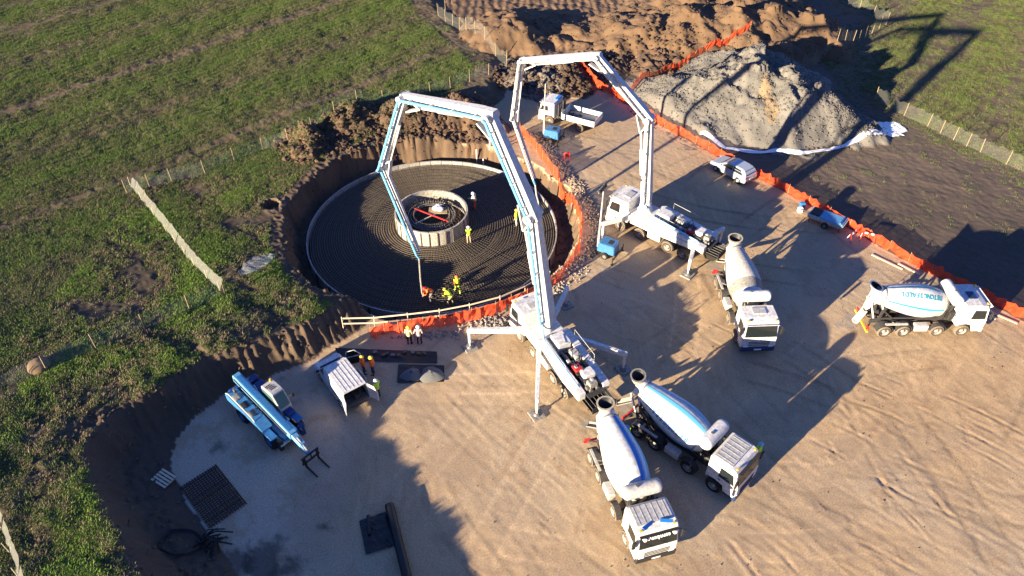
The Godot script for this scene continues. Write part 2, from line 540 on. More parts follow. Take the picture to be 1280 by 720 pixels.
func ground_h(x: float, z: float) -> float:
	var na := noise_a.get_noise_2d(x, z)
	var nb := noise_b.get_noise_2d(x, z)
	var nc := noise_c.get_noise_2d(x, z)
	var d := -10.0
	if x < 12.0:
		d = into_field(x, z) + nb * 0.35
	var edge := poly_x(SITE_EDGE, z)
	var h := 0.0
	var c := Color(0.56, 0.405, 0.24)                     # pale sand of the platform
	if d > 0.0:
		# ---- higher field on the left
		var top := bank_top(z)
		var low := clampf((z + 31.0) / 4.0, 0.0, 1.0)        # 1 along the lower left bank
		var w := bank_width(z)
		var s := clampf(d / w, 0.0, 1.0)
		var prof := s * s * (3.0 - 2.0 * s)
		prof = lerpf(prof, 0.2 * clampf(s / 0.55, 0.0, 1.0) + 0.8 * smoothstep(0.55, 1.0, s), low)
		h = top * prof
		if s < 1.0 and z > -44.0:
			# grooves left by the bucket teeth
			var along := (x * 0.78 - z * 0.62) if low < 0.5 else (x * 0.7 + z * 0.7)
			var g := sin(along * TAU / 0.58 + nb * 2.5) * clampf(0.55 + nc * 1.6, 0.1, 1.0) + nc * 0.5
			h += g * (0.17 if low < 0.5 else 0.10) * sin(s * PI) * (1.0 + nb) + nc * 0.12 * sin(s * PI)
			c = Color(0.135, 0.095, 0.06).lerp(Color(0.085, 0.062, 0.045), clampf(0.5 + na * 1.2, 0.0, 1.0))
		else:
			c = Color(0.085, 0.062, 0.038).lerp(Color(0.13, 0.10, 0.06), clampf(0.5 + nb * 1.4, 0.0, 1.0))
			var rough := clampf(1.0 - (d - w) / 9.0, 0.0, 1.0) if z > -60.0 else 0.2
			h += nb * (0.05 + 0.32 * rough) + nc * (0.05 + 0.07 * rough) + na * 0.25
			# drill rows of the crop
			h += 0.022 * sin((x * 0.707 + z * 0.707) * TAU / 0.9)
			# old wheel tracks curving through the crop
			for a in [[-42.0, -30.0, 21.0], [-46.0, -26.0, 31.0], [-36.0, -40.0, 7.0], [-38.0, -38.0, 11.5]]:
				var rr := Vector2(x - a[0], z - a[1]).length()
				for k in 2:
					var q: float = absf(rr - a[2] - k * 1.9 + na * 2.0)
					if q < 0.45:
						h -= 0.09 * (1.0 - q / 0.45) * clampf(0.5 + nb * 3.0, 0.0, 1.0)
						c = c.lerp(Color(0.06, 0.045, 0.03), 0.4)
	elif x > edge:
		# ---- bare dark soil beyond the orange fence
		var far := x - poly_x(FIELD_EDGE, z)
		h = na * 0.12 + nb * 0.06 + nc * 0.035
		c = Color(0.135, 0.102, 0.078).lerp(Color(0.095, 0.073, 0.057), clampf(0.5 + na + nc * 0.6, 0.0, 1.0))
		h += 0.02 * sin((x * 0.62 + z * 0.78) * TAU / 1.3)
		if far > 0.0:
			c = Color(0.10, 0.078, 0.048).lerp(Color(0.15, 0.115, 0.075), clampf(0.5 + nb * 1.3, 0.0, 1.0))
			h += 0.03 * sin((x * 0.79 + z * 0.62) * TAU / 1.0)
	else:
		# ---- platform
		h = na * 0.03 + nb * 0.016 + nc * 0.014
		# streaks scraped and rolled by wheels and blades, in two directions
		var u := x * 0.74 - z * 0.67
		var w := x * 0.67 + z * 0.74
		var sa := noise_c.get_noise_2d(u * 1.15, w * 0.10)
		var sb := noise_c.get_noise_2d(x * 1.3 + 90.0, z * 0.14 - 30.0)
		var pick := clampf(0.5 + na * 3.0, 0.0, 1.0)
		var st := lerpf(sb, sa, pick) * clampf(0.5 + noise_r.get_noise_2d(x, z) * 2.0, 0.1, 1.0)
		h += st * 0.012
		c = c.lerp(Color(0.40, 0.275, 0.165) if st < 0.0 else Color(0.64, 0.48, 0.30), minf(absf(st) * 1.0, 0.4))
		for r in RUTS:
			var p := Vector2(x - r[0], z - r[1])
			var q := Vector2(r[2] - r[0], r[3] - r[1])
			var len := q.length()
			q /= len
			var al := p.dot(q)
			if al > 0.0 and al < len:
				var off := absf(absf(p.cross(q) + na * 1.2) - 1.0)
				if off < 0.28:
					var f := smoothstep(0.0, 2.0, minf(al, len - al)) * clampf(0.6 + nb * 2.0, 0.0, 1.0)
					h += (-0.022 * (1.0 - off / 0.16) if off < 0.16 else 0.011) * f
					c = c.lerp(Color(0.42, 0.29, 0.175), 0.4 * f)
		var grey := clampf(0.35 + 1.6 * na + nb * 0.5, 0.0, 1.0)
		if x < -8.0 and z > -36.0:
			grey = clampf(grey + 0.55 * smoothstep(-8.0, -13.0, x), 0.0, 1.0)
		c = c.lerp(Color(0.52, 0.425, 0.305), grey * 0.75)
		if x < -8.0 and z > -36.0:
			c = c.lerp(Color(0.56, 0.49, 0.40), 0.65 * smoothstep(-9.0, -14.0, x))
		c = c.lerp(Color(0.44, 0.305, 0.18), clampf(nb * 1.6 + nc * 0.9 - 0.15, 0.0, 0.6))
		c = c.lerp(Color(0.43, 0.33, 0.225), smoothstep(0.12, 0.5, noise_r.get_noise_2d(x + 40.0, z) + nc * 0.1) * 0.55)
		# dried puddles
		for p in [[22.4, -28.0, 1.5], [10.5, -19.5, 1.8], [13.6, -22.6, 1.0], [19.0, -24.6, 1.0], [-3.4, -27.4, 1.3], [3.0, -20.0, 1.4]]:
			var q := Vector2((x - p[0]) * 0.7, z - p[1]).length() + nb * 0.8
			if q < p[2]:
				c = c.lerp(Color(0.43, 0.325, 0.215), 0.55)
				h = minf(h, 0.0)
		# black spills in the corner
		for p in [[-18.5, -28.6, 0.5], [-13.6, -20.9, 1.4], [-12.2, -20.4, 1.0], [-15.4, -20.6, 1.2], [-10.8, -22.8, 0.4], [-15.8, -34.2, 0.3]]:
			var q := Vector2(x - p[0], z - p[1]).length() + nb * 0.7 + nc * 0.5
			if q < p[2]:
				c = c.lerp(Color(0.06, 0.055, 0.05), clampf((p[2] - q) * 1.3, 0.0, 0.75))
		c = Color(c.r * 0.9, c.g * 0.885, c.b * 0.85)
		if z < -60.0:
			c = c.lerp(Color(0.44, 0.325, 0.21), 0.4)
	# ---- heaps
	if z < -58.0:
		for q in HEAPS:
			var dx: float = x - q[0] + na * 2.2 + nb * 0.5
			var dz: float = z - q[1] + noise_r.get_noise_2d(z, x) * 2.6
			var rr: float = sqrt(dx * dx + dz * dz) / q[3]
			if rr < 1.0:
				var top: float = q[2] * smoothstep(12.6, 16.0, Vector2(x - PIT.x, z - PIT.y).length())
				var kind: int = q[6]
				var f := 1.0 - rr
				var hh: float = top * (f * (1.18 - 0.18 * f)) if rr > 0.12 else top * (0.88 * 1.158 + 0.02)
				hh = minf(hh, top)
				if kind == 0:
					hh += (absf(noise_r.get_noise_2d(x * 1.3, z * 1.3)) * 1.1 + absf(nb) * 0.22 + nc * 0.06) * minf(1.0, f * 4.0) - 0.15
				elif kind == 1:
					hh += (nb * 0.16 + nc * 0.10 + (0.5 - absf(noise_r.get_noise_2d(x * 2.0, z * 2.0)) * 3.0) * 0.35 * smoothstep(2.2, 3.6, hh)) * minf(1.0, f * 4.0)
				else:
					hh += (nb * 0.40 + nc * 0.20 + absf(noise_r.get_noise_2d(x * 3.0, z * 3.0)) * 0.6) * minf(1.0, f * 4.0)
				if kind == 1:
					hh *= smoothstep(0.2, 2.2, x - edge)
				if hh > h:
					h = hh
					if kind == 0:
						c = Color(0.155, 0.098, 0.056).lerp(Color(0.115, 0.073, 0.043), clampf(0.5 + nb * 1.3 + na, 0.0, 1.0))
					elif kind == 1:
						c = Color(0.182, 0.176, 0.160).lerp(Color(0.13, 0.127, 0.118), clampf(0.5 + nb * 1.4, 0.0, 1.0))
						var ochre := Vector2((x - 25.4) * 1.6, (z + 68.2) * 0.45).length() + nb
						if ochre < 1.0:
							c = c.lerp(Color(0.30, 0.205, 0.10), 0.7)
					else:
						c = Color(0.13, 0.08, 0.049).lerp(Color(0.085, 0.058, 0.041), clampf(0.5 + nb * 1.5, 0.0, 1.0))
						if x > -1.0 and x < 5.5:
							c = c.lerp(Color(0.17, 0.155, 0.14), clampf(0.5 + nc * 2.0, 0.0, 0.9))
	if z < -82.0 and d <= 0.0 and x < 36.0 and h < 0.5:
		c = Color(0.20, 0.125, 0.072).lerp(Color(0.14, 0.09, 0.055), clampf(0.5 + nb * 1.4, 0.0, 1.0))
		h += 0.05 * sin(x * TAU / 1.1 + nb * 3.0) + nb * 0.10
	# ---- the round pit
	var px := x - PIT.x
	var pz := z - PIT.y
	if absf(px) < 15.0 and absf(pz) < 15.0:
		var r := sqrt(px * px + pz * pz)
		var ang := atan2(pz, px)
		var rr := r + noise_a.get_noise_2d(cos(ang) * 60.0, sin(ang) * 60.0) * 0.5 + noise_b.get_noise_2d(cos(ang) * 14.0, sin(ang) * 14.0) * 0.22
		rr += (0.07 if pz < 0.0 and px > -6.0 else 0.02) * sin(ang * 13.0 * TAU / 0.62 + nb * 3.5) * clampf(0.45 + noise_b.get_noise_2d(x + 50.0, z) * 2.5, 0.0, 1.0) + nc * 0.12
		if rr < 12.5:
			var f := clampf((12.5 - rr) / 1.05, 0.0, 1.0)
			h = lerpf(h, FLOOR_Y + nc * 0.02, f * (2.0 - f) if f < 1.0 else 1.0)
			if f < 1.0:
				c = Color(0.15, 0.098, 0.060).lerp(Color(0.10, 0.07, 0.047), clampf(0.5 + nb * 1.2 + nc, 0.0, 1.0))
			else:
				c = Color(0.15, 0.108, 0.072).lerp(Color(0.11, 0.085, 0.062), clampf(0.5 + nb * 1.2, 0.0, 1.0))
		elif rr < 13.7 and d > 0.0:
			c = c.lerp(Color(0.11, 0.075, 0.048), 0.8)
			h += nc * 0.12
	# small dug hole beside the pit
	var hole := Vector2(x + 21.0, z + 53.5).length()
	if hole < 1.3 and d > 0.0:
		h += -0.9 if hole < 0.75 else 0.22 * (1.3 - hole)
		c = Color(0.14, 0.10, 0.065)
	tint = c
	return h

func axis(lo: float, hi: float, near_lo: float, near_hi: float) -> PackedFloat32Array:
	var left := PackedFloat32Array()
	var p := near_lo
	var step := CELL
	while p > lo:
		step = minf(step * 1.12 if step < 1.0 else step * 1.35, 200.0)
		p -= step
		left.append(p)
	left.reverse()
	var out := left
	var k := int(round((near_hi - near_lo) / CELL))
	for i in k + 1:
		out.append(near_lo + i * CELL)
	p = near_hi
	step = CELL
	while p < hi:
		step = minf(step * 1.12 if step < 1.0 else step * 1.35, 200.0)
		p += step
		out.append(p)
	return out

var near_i := 0
var near_j := 0
func build_ground() -> void:
	make_raised()
	hx = axis(-700.0, 700.0, NEAR_X[0], NEAR_X[1])
	hz = axis(-900.0, 300.0, NEAR_Z[0], NEAR_Z[1])
	while hx[near_i] < NEAR_X[0] - 0.01:
		near_i += 1
	while hz[near_j] < NEAR_Z[0] - 0.01:
		near_j += 1
	var nx := hx.size()
	var nz := hz.size()
	heights.resize(nx * nz)
	var v := PackedVector3Array()
	v.resize(nx * nz)
	var cc := PackedColorArray()
	cc.resize(nx * nz)
	for j in nz:
		for i in nx:
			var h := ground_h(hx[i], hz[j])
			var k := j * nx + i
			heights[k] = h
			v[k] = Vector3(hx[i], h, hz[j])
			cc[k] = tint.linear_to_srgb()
	roll_tracks(v, cc)
	var n := PackedVector3Array()
	n.resize(nx * nz)
	for j in nz:
		var ja := maxi(j - 1, 0)
		var jb := mini(j + 1, nz - 1)
		for i in nx:
			var ia := maxi(i - 1, 0)
			var ib := mini(i + 1, nx - 1)
			n[j * nx + i] = Vector3(-(heights[j * nx + ib] - heights[j * nx + ia]) / (hx[ib] - hx[ia]), 1.0, -(heights[jb * nx + i] - heights[ja * nx + i]) / (hz[jb] - hz[ja])).normalized()
	var idx := PackedInt32Array()
	idx.resize((nx - 1) * (nz - 1) * 6)
	var w := 0
	for j in nz - 1:
		for i in nx - 1:
			var k := j * nx + i
			idx[w] = k; idx[w + 1] = k + 1; idx[w + 2] = k + nx + 1
			idx[w + 3] = k; idx[w + 4] = k + nx + 1; idx[w + 5] = k + nx
			w += 6
	var a := []
	a.resize(Mesh.ARRAY_MAX)
	a[Mesh.ARRAY_VERTEX] = v
	a[Mesh.ARRAY_NORMAL] = n
	a[Mesh.ARRAY_COLOR] = cc
	a[Mesh.ARRAY_INDEX] = idx
	var mesh := ArrayMesh.new()
	mesh.add_surface_from_arrays(Mesh.PRIMITIVE_TRIANGLES, a)
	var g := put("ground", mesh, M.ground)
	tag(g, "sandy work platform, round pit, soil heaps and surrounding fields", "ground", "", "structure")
	print("ground ", nx, " x ", nz)

# crossing tyre tracks pressed into the sand, with curved runs of two wheel marks each
func roll_tracks(v: PackedVector3Array, cc: PackedColorArray) -> void:
	var r := RandomNumberGenerator.new()
	r.seed = 77
	var nx := hx.size()
	for k in 190:
		var p := Vector2(r.randf_range(-8.0, 40.0), r.randf_range(-70.0, -14.0))
		var az := deg_to_rad([132.0, 150.0, 118.0, 178.0, 95.0, 45.0][r.randi() % 6] + r.randfn(0.0, 9.0))
		var bend := r.randfn(0.0, 0.022)
		var len := r.randf_range(4.0, 17.0)
		var deep := r.randf_range(0.004, 0.013)
		var tone := r.randf_range(0.80, 1.14)
		var gauge := r.randf_range(0.85, 1.05)
		var al := 0.0
		while al < len:
			al += 0.1
			az += bend * 0.1
			var d := Vector2(sin(az), -cos(az))
			p += d * 0.1
			var fade := minf(1.0, minf(al, len - al) / 1.5)
			for s in [-gauge, gauge]:
				var q: Vector2 = p + Vector2(-d.y, d.x) * s
				if q.x > poly_x(SITE_EDGE, q.y) - 0.6 or q.x < 12.0 and into_field(q.x, q.y) > -0.5 or Vector2(q.x - PIT.x, q.y - PIT.y).length() < 13.6:
					continue
				var i := int(round((q.x - NEAR_X[0]) / CELL)) + near_i
				var j := int(round((q.y - NEAR_Z[0]) / CELL)) + near_j
				if i < 1 or j < 1 or i >= nx - 1 or j >= hz.size() - 1:
					continue
				for o in [[0, 0], [1, 0], [0, 1]]:
					var id: int = (j + o[1]) * nx + i + o[0]
					if heights[id] > 0.3:
						continue
					var t := 0.25 * fade
					heights[id] = maxf(heights[id] - deep * t, -0.09)
					v[id].y = heights[id]
					var c := cc[id]
					cc[id] = c.lerp(Color(c.r * tone, c.g * tone, c.b * tone).clamp(Color(0.42, 0.34, 0.25), Color(0.86, 0.76, 0.62)), t)
				var side := Vector2i(roundi(-d.y * 1.6), roundi(d.x * 1.6))
				var e := (j + side.y) * nx + i + side.x
				if heights[e] < 0.3 and heights[e] > -0.3:
					heights[e] = minf(heights[e] + deep * 0.2 * fade, 0.075)
					v[e].y = heights[e]
	# dried cement slurry behind the mixers
	for a in [[6.2, -30.2, 1.1], [7.6, -31.6, 0.8], [16.6, -45.2, 1.0], [24.8, -39.4, 0.7]]:
		for j in range(-12, 13):
			for i in range(-12, 13):
				var x: float = a[0] + i * CELL
				var z: float = a[1] + j * CELL
				if Vector2(i, j).length() * CELL + noise_b.get_noise_2d(x * 2.0, z * 2.0) * 1.2 > a[2]:
					continue
				var id := (int(round((z - NEAR_Z[0]) / CELL)) + near_j) * nx + int(round((x - NEAR_X[0]) / CELL)) + near_i
				cc[id] = cc[id].lerp(Color(0.30, 0.30, 0.285).linear_to_srgb(), 0.6)

# height of the finished terrain at a point of the near area
func gh(x: float, z: float) -> float:
	var fx := clampf((x - NEAR_X[0]) / CELL, 0.0, (NEAR_X[1] - NEAR_X[0]) / CELL - 1.001)
	var fz := clampf((z - NEAR_Z[0]) / CELL, 0.0, (NEAR_Z[1] - NEAR_Z[0]) / CELL - 1.001)
	var i := int(fx)
	var j := int(fz)
	fx -= i
	fz -= j
	var k := (j + near_j) * hx.size() + i + near_i
	return lerpf(lerpf(heights[k], heights[k + 1], fx), lerpf(heights[k + hx.size()], heights[k + hx.size() + 1], fx), fz)

func on(x: float, z: float, lift := 0.0) -> Vector3:
	return Vector3(x, gh(x, z) + lift, z)

# ---------------------------------------------------------------- foundation in the pit
func build_foundation() -> void:
	var t := thing("turbine_foundation", "round rebar-covered turbine foundation with a formwork rim, in the pit", "foundation", Vector3(PIT.x, FLOOR_Y, PIT.y))
	var b := MB.new()
	# dark bed under the steel, a shallow cone
	b.lathe([Vector2(10.6, 0.0), Vector2(10.6, 0.72), Vector2(3.0, 1.62)], Vector3.ZERO, Vector3.UP, 72)
	put("bed", b, M.bed, t)
	# outer formwork: bent panels with a capping strip each
	var k := 64
	for i in k:
		var a0 := TAU * i / k
		var a1 := TAU * (i + 1) / k - 0.004
		var q := MB.new()
		var r0 := []
		var r1 := []
		for a in [a0, a1]:
			var e := Vector3(cos(a), 0, sin(a))
			r0.append(e * 10.72); r1.append(e * 10.83)
		var up := Vector3(0, 1.22 + 0.01 * (i % 3), 0)
		q.loft([[r0[0], r0[1], r1[1], r1[0]], [r0[0] + up, r0[1] + up, r1[1] + up, r1[0] + up]], false)
		var p := put("formwork_panel", q, M.form if i % 5 else M.concrete, t)
		if i % 2 == 0:
			var s := MB.new()
			var e := Vector3(cos(a0), 0, sin(a0))
			s.beam(e * 10.88, e * 10.88 + Vector3(0, 1.2, 0), e, 0.09, 0.08)
			put("stud", s, M.frame, p)
	# steel rings and radial bars
	for i in 36:
		var r := 3.4 + i * 0.204
		var path := []
		var n := 72
		for j in n:
			var a := TAU * j / n
			path.append(Vector3(cos(a) * r, cone(r) + 0.19 + 0.012 * sin(a * 7.0 + i), sin(a) * r))
		put("ring_bar", MB.new().tube(path, 0.02, 4, true), M.rebar_light if i % 3 else M.rebar, t)
	for i in 240:
		var a := TAU * i / 240 + rng.randf_range(-0.004, 0.004)
		var e := Vector3(cos(a), 0, sin(a))
		var ra := 3.2 if i % 2 == 0 else 5.6
		put("radial_bar", MB.new().bar(e * ra + Vector3(0, cone(ra) + 0.14, 0), e * 10.6 + Vector3(0, cone(10.6) + 0.14, 0), 0.016, -1.0, 4), M.rebar, t)
	# lower layer seen through the upper one
	for i in 12:
		var r := 3.7 + i * 0.56
		var path := []
		for j in 60:
			var a := TAU * j / 60
			path.append(Vector3(cos(a) * r, cone(r) + 0.03, sin(a) * r))
		put("lower_ring_bar", MB.new().tube(path, 0.02, 4, true), M.rust, t)
	# pedestal ring: panels with joints, top boards, anchor cage inside
	var ped := thing("pedestal_formwork", "pale round pedestal formwork ring in the middle of the rebar foundation", "formwork", Vector3(PIT.x, FLOOR_Y + 1.6, PIT.y))
	var wall := MB.new()
	wall.lathe([Vector2(2.96, 0.0), Vector2(2.96, 1.5)], Vector3.ZERO, Vector3.UP, 72, false, false)
	put("inner_face", wall, M.concrete, ped)
	for i in 28:
		var a0 := TAU * i / 28
		var a1 := TAU * (i + 1) / 28 - 0.012
		var rings := []
		for y in [-0.12, 1.5 + 0.012 * (i % 3)]:
			var r := []
			for s in 4:
				var a := lerpf(a0, a1, s / 3.0)
				r.append(Vector3(cos(a) * 3.12, y, sin(a) * 3.12))
			for s in 4:
				var a := lerpf(a1, a0, s / 3.0)
				r.append(Vector3(cos(a) * 2.99, y, sin(a) * 2.99))
			rings.append(r)
		var q := put("panel", MB.new().loft(rings, false), M.panel, ped)
		var m := (a0 + a1) * 0.5
		var e := Vector3(cos(a1), 0, sin(a1))
		put("rib", MB.new().beam(e * 3.16, e * 3.16 + Vector3(0, 1.4, 0), e, 0.06, 0.07), M.rebar, q)
	var cage := thing("anchor_cage", "dark ring of anchor bolts with crossed braces inside the pedestal formwork", "anchor cage", Vector3(PIT.x, FLOOR_Y + 1.6, PIT.y))
	put("floor_plate", MB.new().lathe([Vector2(2.9, 0.0), Vector2(2.9, 0.06), Vector2(0.0, 0.06)], Vector3.ZERO, Vector3.UP, 40, true, false), M.bed, cage)
	for r in [1.55, 1.8, 2.05]:
		var path := []
		for j in 48:
			path.append(Vector3(cos(TAU * j / 48) * r, 0.98, sin(TAU * j / 48) * r))
		put("ring_plate", MB.new().tube(path, 0.05, 6, true), M.steel, cage)
	for i in 56:
		var e := Vector3(cos(TAU * i / 56), 0, sin(TAU * i / 56))
		for r in [1.55, 1.95]:
			put("anchor_bolt", MB.new().bar(e * r + Vector3(0, 0.06, 0), e * r + Vector3(0, 1.25, 0), 0.022, -1.0, 5), M.steel if i % 2 else M.rebar_light, cage)
	for i in 40:
		var e := Vector3(cos(TAU * i / 40), 0, sin(TAU * i / 40))
		put("starter_bar", MB.new().tube([e * 2.45 + Vector3(0, 0.06, 0), e * 2.45 + Vector3(0, 1.1, 0), e * 2.25 + Vector3(0, 1.2, 0)], 0.02, 4), M.rust, cage)
	put("brace", MB.new().beam(Vector3(-1.6, 1.1, -0.9), Vector3(1.5, 1.1, 1.0), Vector3.UP, 0.08, 0.09), M.red, cage)
	put("brace", MB.new().beam(Vector3(-1.3, 1.0, 1.2), Vector3(1.4, 1.0, -1.1), Vector3.UP, 0.08, 0.09), M.pale_wood, cage)
	var bag := MB.new()
	for p in [[0.35, -0.65, 0.34], [0.7, -0.55, 0.3], [0.5, -0.9, 0.28]]:
		var rings := []
		for s in 5:
			var y: float = [0.0, 0.12, 0.24, 0.34, 0.38][s]
			var f: float = [0.8, 1.05, 1.0, 0.6, 0.05][s]
			rings.append(bag.ring(Vector3(p[0], 0.06 + y, p[1]), Vector3.RIGHT, Vector3.BACK * 0.7, p[2] * f, 9))
		bag.loft(rings)
	var bo := put("white_sacks", bag, M.geo)
	bo.position = Vector3(PIT.x, FLOOR_Y + 2.66, PIT.y)
	tag(bo, "white sacks lying on boards inside the anchor cage", "sack")
	var deck := MB.new()
	for i in 4:
		deck.box(Vector3(0.5, 1.065, -0.98 + 0.24 * i), Vector3(1.6, 0.04, 0.2))
	var dk := put("board_deck", deck, M.wood, cage)

func cone(r: float) -> float:
	return lerpf(0.72, 1.62, (10.6 - r) / 7.6)

# ---------------------------------------------------------------- grass and stones
func clump(blades: int, spread: float, tall: float, wide: float, sd: int) -> ArrayMesh:
	var r := RandomNumberGenerator.new()
	r.seed = sd
	var b := MB.new()
	for i in blades:
		var at := Vector3(r.randf_range(-1, 1), 0, r.randf_range(-1, 1)) * spread
		var a := r.randf() * TAU
		var side := Vector3(cos(a), 0, sin(a))
		var lean := Vector3(-sin(a), 0, cos(a)) * r.randf_range(0.3, 1.0)
		var h := tall * r.randf_range(0.55, 1.1)
		var w := wide * r.randf_range(0.7, 1.2)
		var mid := at + Vector3(0, h * 0.6, 0) + lean * h * 0.35
		var tip := at + Vector3(0, h * 0.85, 0) + lean * h * 0.95
		at.y -= 0.03
		b.quad(at - side * w, at + side * w, mid + side * w * 0.8, mid - side * w * 0.8)
		b.flat(mid - side * w * 0.8, mid + side * w * 0.8, tip)
	return b.mesh()

func scatter(called: String, mesh: Mesh, m: Material, spots: Array, label: String, category: String) -> MultiMeshInstance3D:
	var mm := MultiMesh.new()
	mm.transform_format = MultiMesh.TRANSFORM_3D
	mm.use_colors = true
	mm.mesh = mesh
	mm.instance_count = spots.size()
	for i in spots.size():
		mm.set_instance_transform(i, spots[i][0])
		mm.set_instance_color(i, spots[i][1])
	var o := MultiMeshInstance3D.new()
	o.multimesh = mm
	o.material_override = m
	o.name = numbered(called)
	add_child(o)
	tag(o, label, category, "", "stuff")
	return o

func build_grass() -> void:
	var low := clump(9, 0.16, 0.11, 0.013, 5)
	var lush := clump(18, 0.22, 0.21, 0.016, 6)
	var crop := []
	var bank := []
	var right := []
	var tries := 0
	while tries < 680000:
		tries += 1
		var x := rng.randf_range(-96.0, 1.0)
		var z := rng.randf_range(-122.0, -12.0)
		# outside the view to the left
		if x < z * 0.70 - 20.0:
			continue
		var d := into_field(x, z) if x > -59.0 else 20.0
		var nb := noise_b.get_noise_2d(x, z)
		if d + nb * 0.35 < bank_width(z) - 0.1:
			continue
		if Vector2(x - PIT.x, z - PIT.y).length() < 13.6:
			continue
		var across := x * 0.707 + z * 0.707
		var na := noise_a.get_noise_2d(x, z)
		# distance over the wire fence: crop on the far side, rough ground on the near side
		var near_bank := z > -58.0 and x > -33.5 and x - z * 0.95 > 3.0 + na * 4.0 or x > z * 0.55 - 14.0 and z > -36.0
		if near_bank:
			var patch := noise_a.get_noise_2d(x * 2.4 + 60.0, z * 2.4)
			var dens := 0.62 + patch * 1.1 + nb * 0.7
			if rng.randf() > dens:
				continue
			var g := clampf(0.5 + patch * 1.2 + rng.randf_range(-0.35, 0.35), 0.0, 1.0)
			var col := Color(0.06, 0.085, 0.018).lerp(Color(0.12, 0.20, 0.022), g)
			if rng.randf() < 0.30 - patch * 0.5:
				col = Color(0.24, 0.185, 0.105).lerp(Color(0.12, 0.095, 0.055), rng.randf())
			var s := rng.randf_range(0.5, 1.2)
			bank.append([Transform3D(Basis(Vector3.UP, rng.randf() * TAU).scaled(Vector3(s, s * rng.randf_range(0.4, 1.1), s)), Vector3(x, gh(x, z) if x > -49.5 and z < -13.5 else ground_h(x, z), z)), col])
			continue
		# broad drilled bands, alternately greener and barer
		var band := 0.5 + 0.5 * sin(across * TAU / 10.5 + na * 0.8)
		var fine := 0.5 + 0.5 * sin(across * TAU / 3.7 + 1.0 + na)
		var gap := smoothstep(0.12, 0.0, absf(sin(across * PI / 21.0 + 0.35)))
		var dens := 0.24 + 0.42 * band + 0.16 * fine + nb * 0.28 - gap * 0.45 + 0.14 * smoothstep(-75.0, -50.0, z)
		if z < -58.0 and d < 4.5:
			dens -= 0.6
		if rng.randf() > dens:
			continue
		var y := gh(x, z) if x > -49.5 and z > -105.5 else ground_h(x, z)
		var g := clampf(band * 0.7 + fine * 0.2 + rng.randf_range(-0.4, 0.4), 0.0, 1.0)
		var col := Color(0.075, 0.090, 0.022).lerp(Color(0.085, 0.155, 0.018), g)
		if rng.randf() < 0.14:
			col = Color(0.15, 0.12, 0.065)
		var s := rng.randf_range(0.7, 1.35)
		crop.append([Transform3D(Basis(Vector3.UP, rng.randf() * TAU).scaled(Vector3(s * 1.1, s, s * 1.1)), Vector3(x, y, z)), col])
	tries = 0
	while tries < 240000:
		tries += 1
		var x := rng.randf_range(22.0, 92.0)
		var z := rng.randf_range(-122.0, -26.0)
		if x > -z * 0.72 + 14.0:
			continue
		var e := poly_x(SITE_EDGE, z)
		if x < e + 0.6:
			continue
		var f := x - poly_x(FIELD_EDGE, z)
		var y := gh(x, z) if x < 53.5 and z > -105.5 else ground_h(x, z)
		if y > 0.45:
			continue
		var na := noise_a.get_noise_2d(x, z)
		var nb := noise_b.get_noise_2d(x, z)
		var dens := 0.0
		if f > 0.0:
			dens = 0.5 + 0.30 * sin((x * 0.80 + z * 0.60) * TAU / 8.0 + na) + nb * 0.35
		else:
			dens = clampf(0.42 + f * 0.10, 0.0, 0.5) + 0.02 + nb * 0.12
		if z < -76.0 and x < 36.0:
			continue
		if rng.randf() > dens:
			continue
		var s := rng.randf_range(0.65, 1.2)
		var col := Color(0.085, 0.10, 0.024).lerp(Color(0.11, 0.17, 0.022), clampf(0.5 + nb + rng.randf_range(-0.4, 0.4), 0.0, 1.0))
		if rng.randf() < 0.15:
			col = Color(0.17, 0.135, 0.07)
		right.append([Transform3D(Basis(Vector3.UP, rng.randf() * TAU).scaled(Vector3(s * 1.15, s, s * 1.15)), Vector3(x, y, z)), col])
	scatter("crop_shoots", low, M.grass, crop, "thin green crop shoots in bands on the large brown field behind the wire fence", "grass")
	scatter("bank_grass", lush, M.grass, bank, "lush mixed grass and dry stalks on the rough bank beside the platform and pit", "grass")
	scatter("field_grass", low, M.grass, right, "sparse green grass on the field beyond the orange net and gravel heap", "grass")
	print("grass ", crop.size(), " ", bank.size(), " ", right.size())

func lump(sd: int, m := 7) -> ArrayMesh:
	var r := RandomNumberGenerator.new()
	r.seed = sd
	var b := MB.new()
	var rings := []
	for q in [[-0.5, 0.05], [-0.3, 0.75], [0.1, 1.0], [0.42, 0.62], [0.56, 0.05]]:
		var ring := []
		for j in m:
			var a := TAU * j / m
			var k: float = q[1] * r.randf_range(0.55, 1.3)
			ring.append(Vector3(cos(a) * k * 0.6, q[0] * r.randf_range(0.85, 1.1), sin(a) * k * 0.5))
		rings.append(ring)
	b.loft(rings, false, false, false)
	return b.mesh()

func rock_at(x: float, z: float, s: float) -> Transform3D:
	var turn := Basis.from_euler(Vector3(rng.randf_range(-0.6, 0.6), rng.randf() * TAU, rng.randf_range(-0.6, 0.6)))
	return Transform3D(turn * Basis.from_scale(Vector3(s * rng.randf_range(0.7, 1.4), s * rng.randf_range(0.5, 0.95), s * rng.randf_range(0.7, 1.3))), on(x, z, s * 0.16))

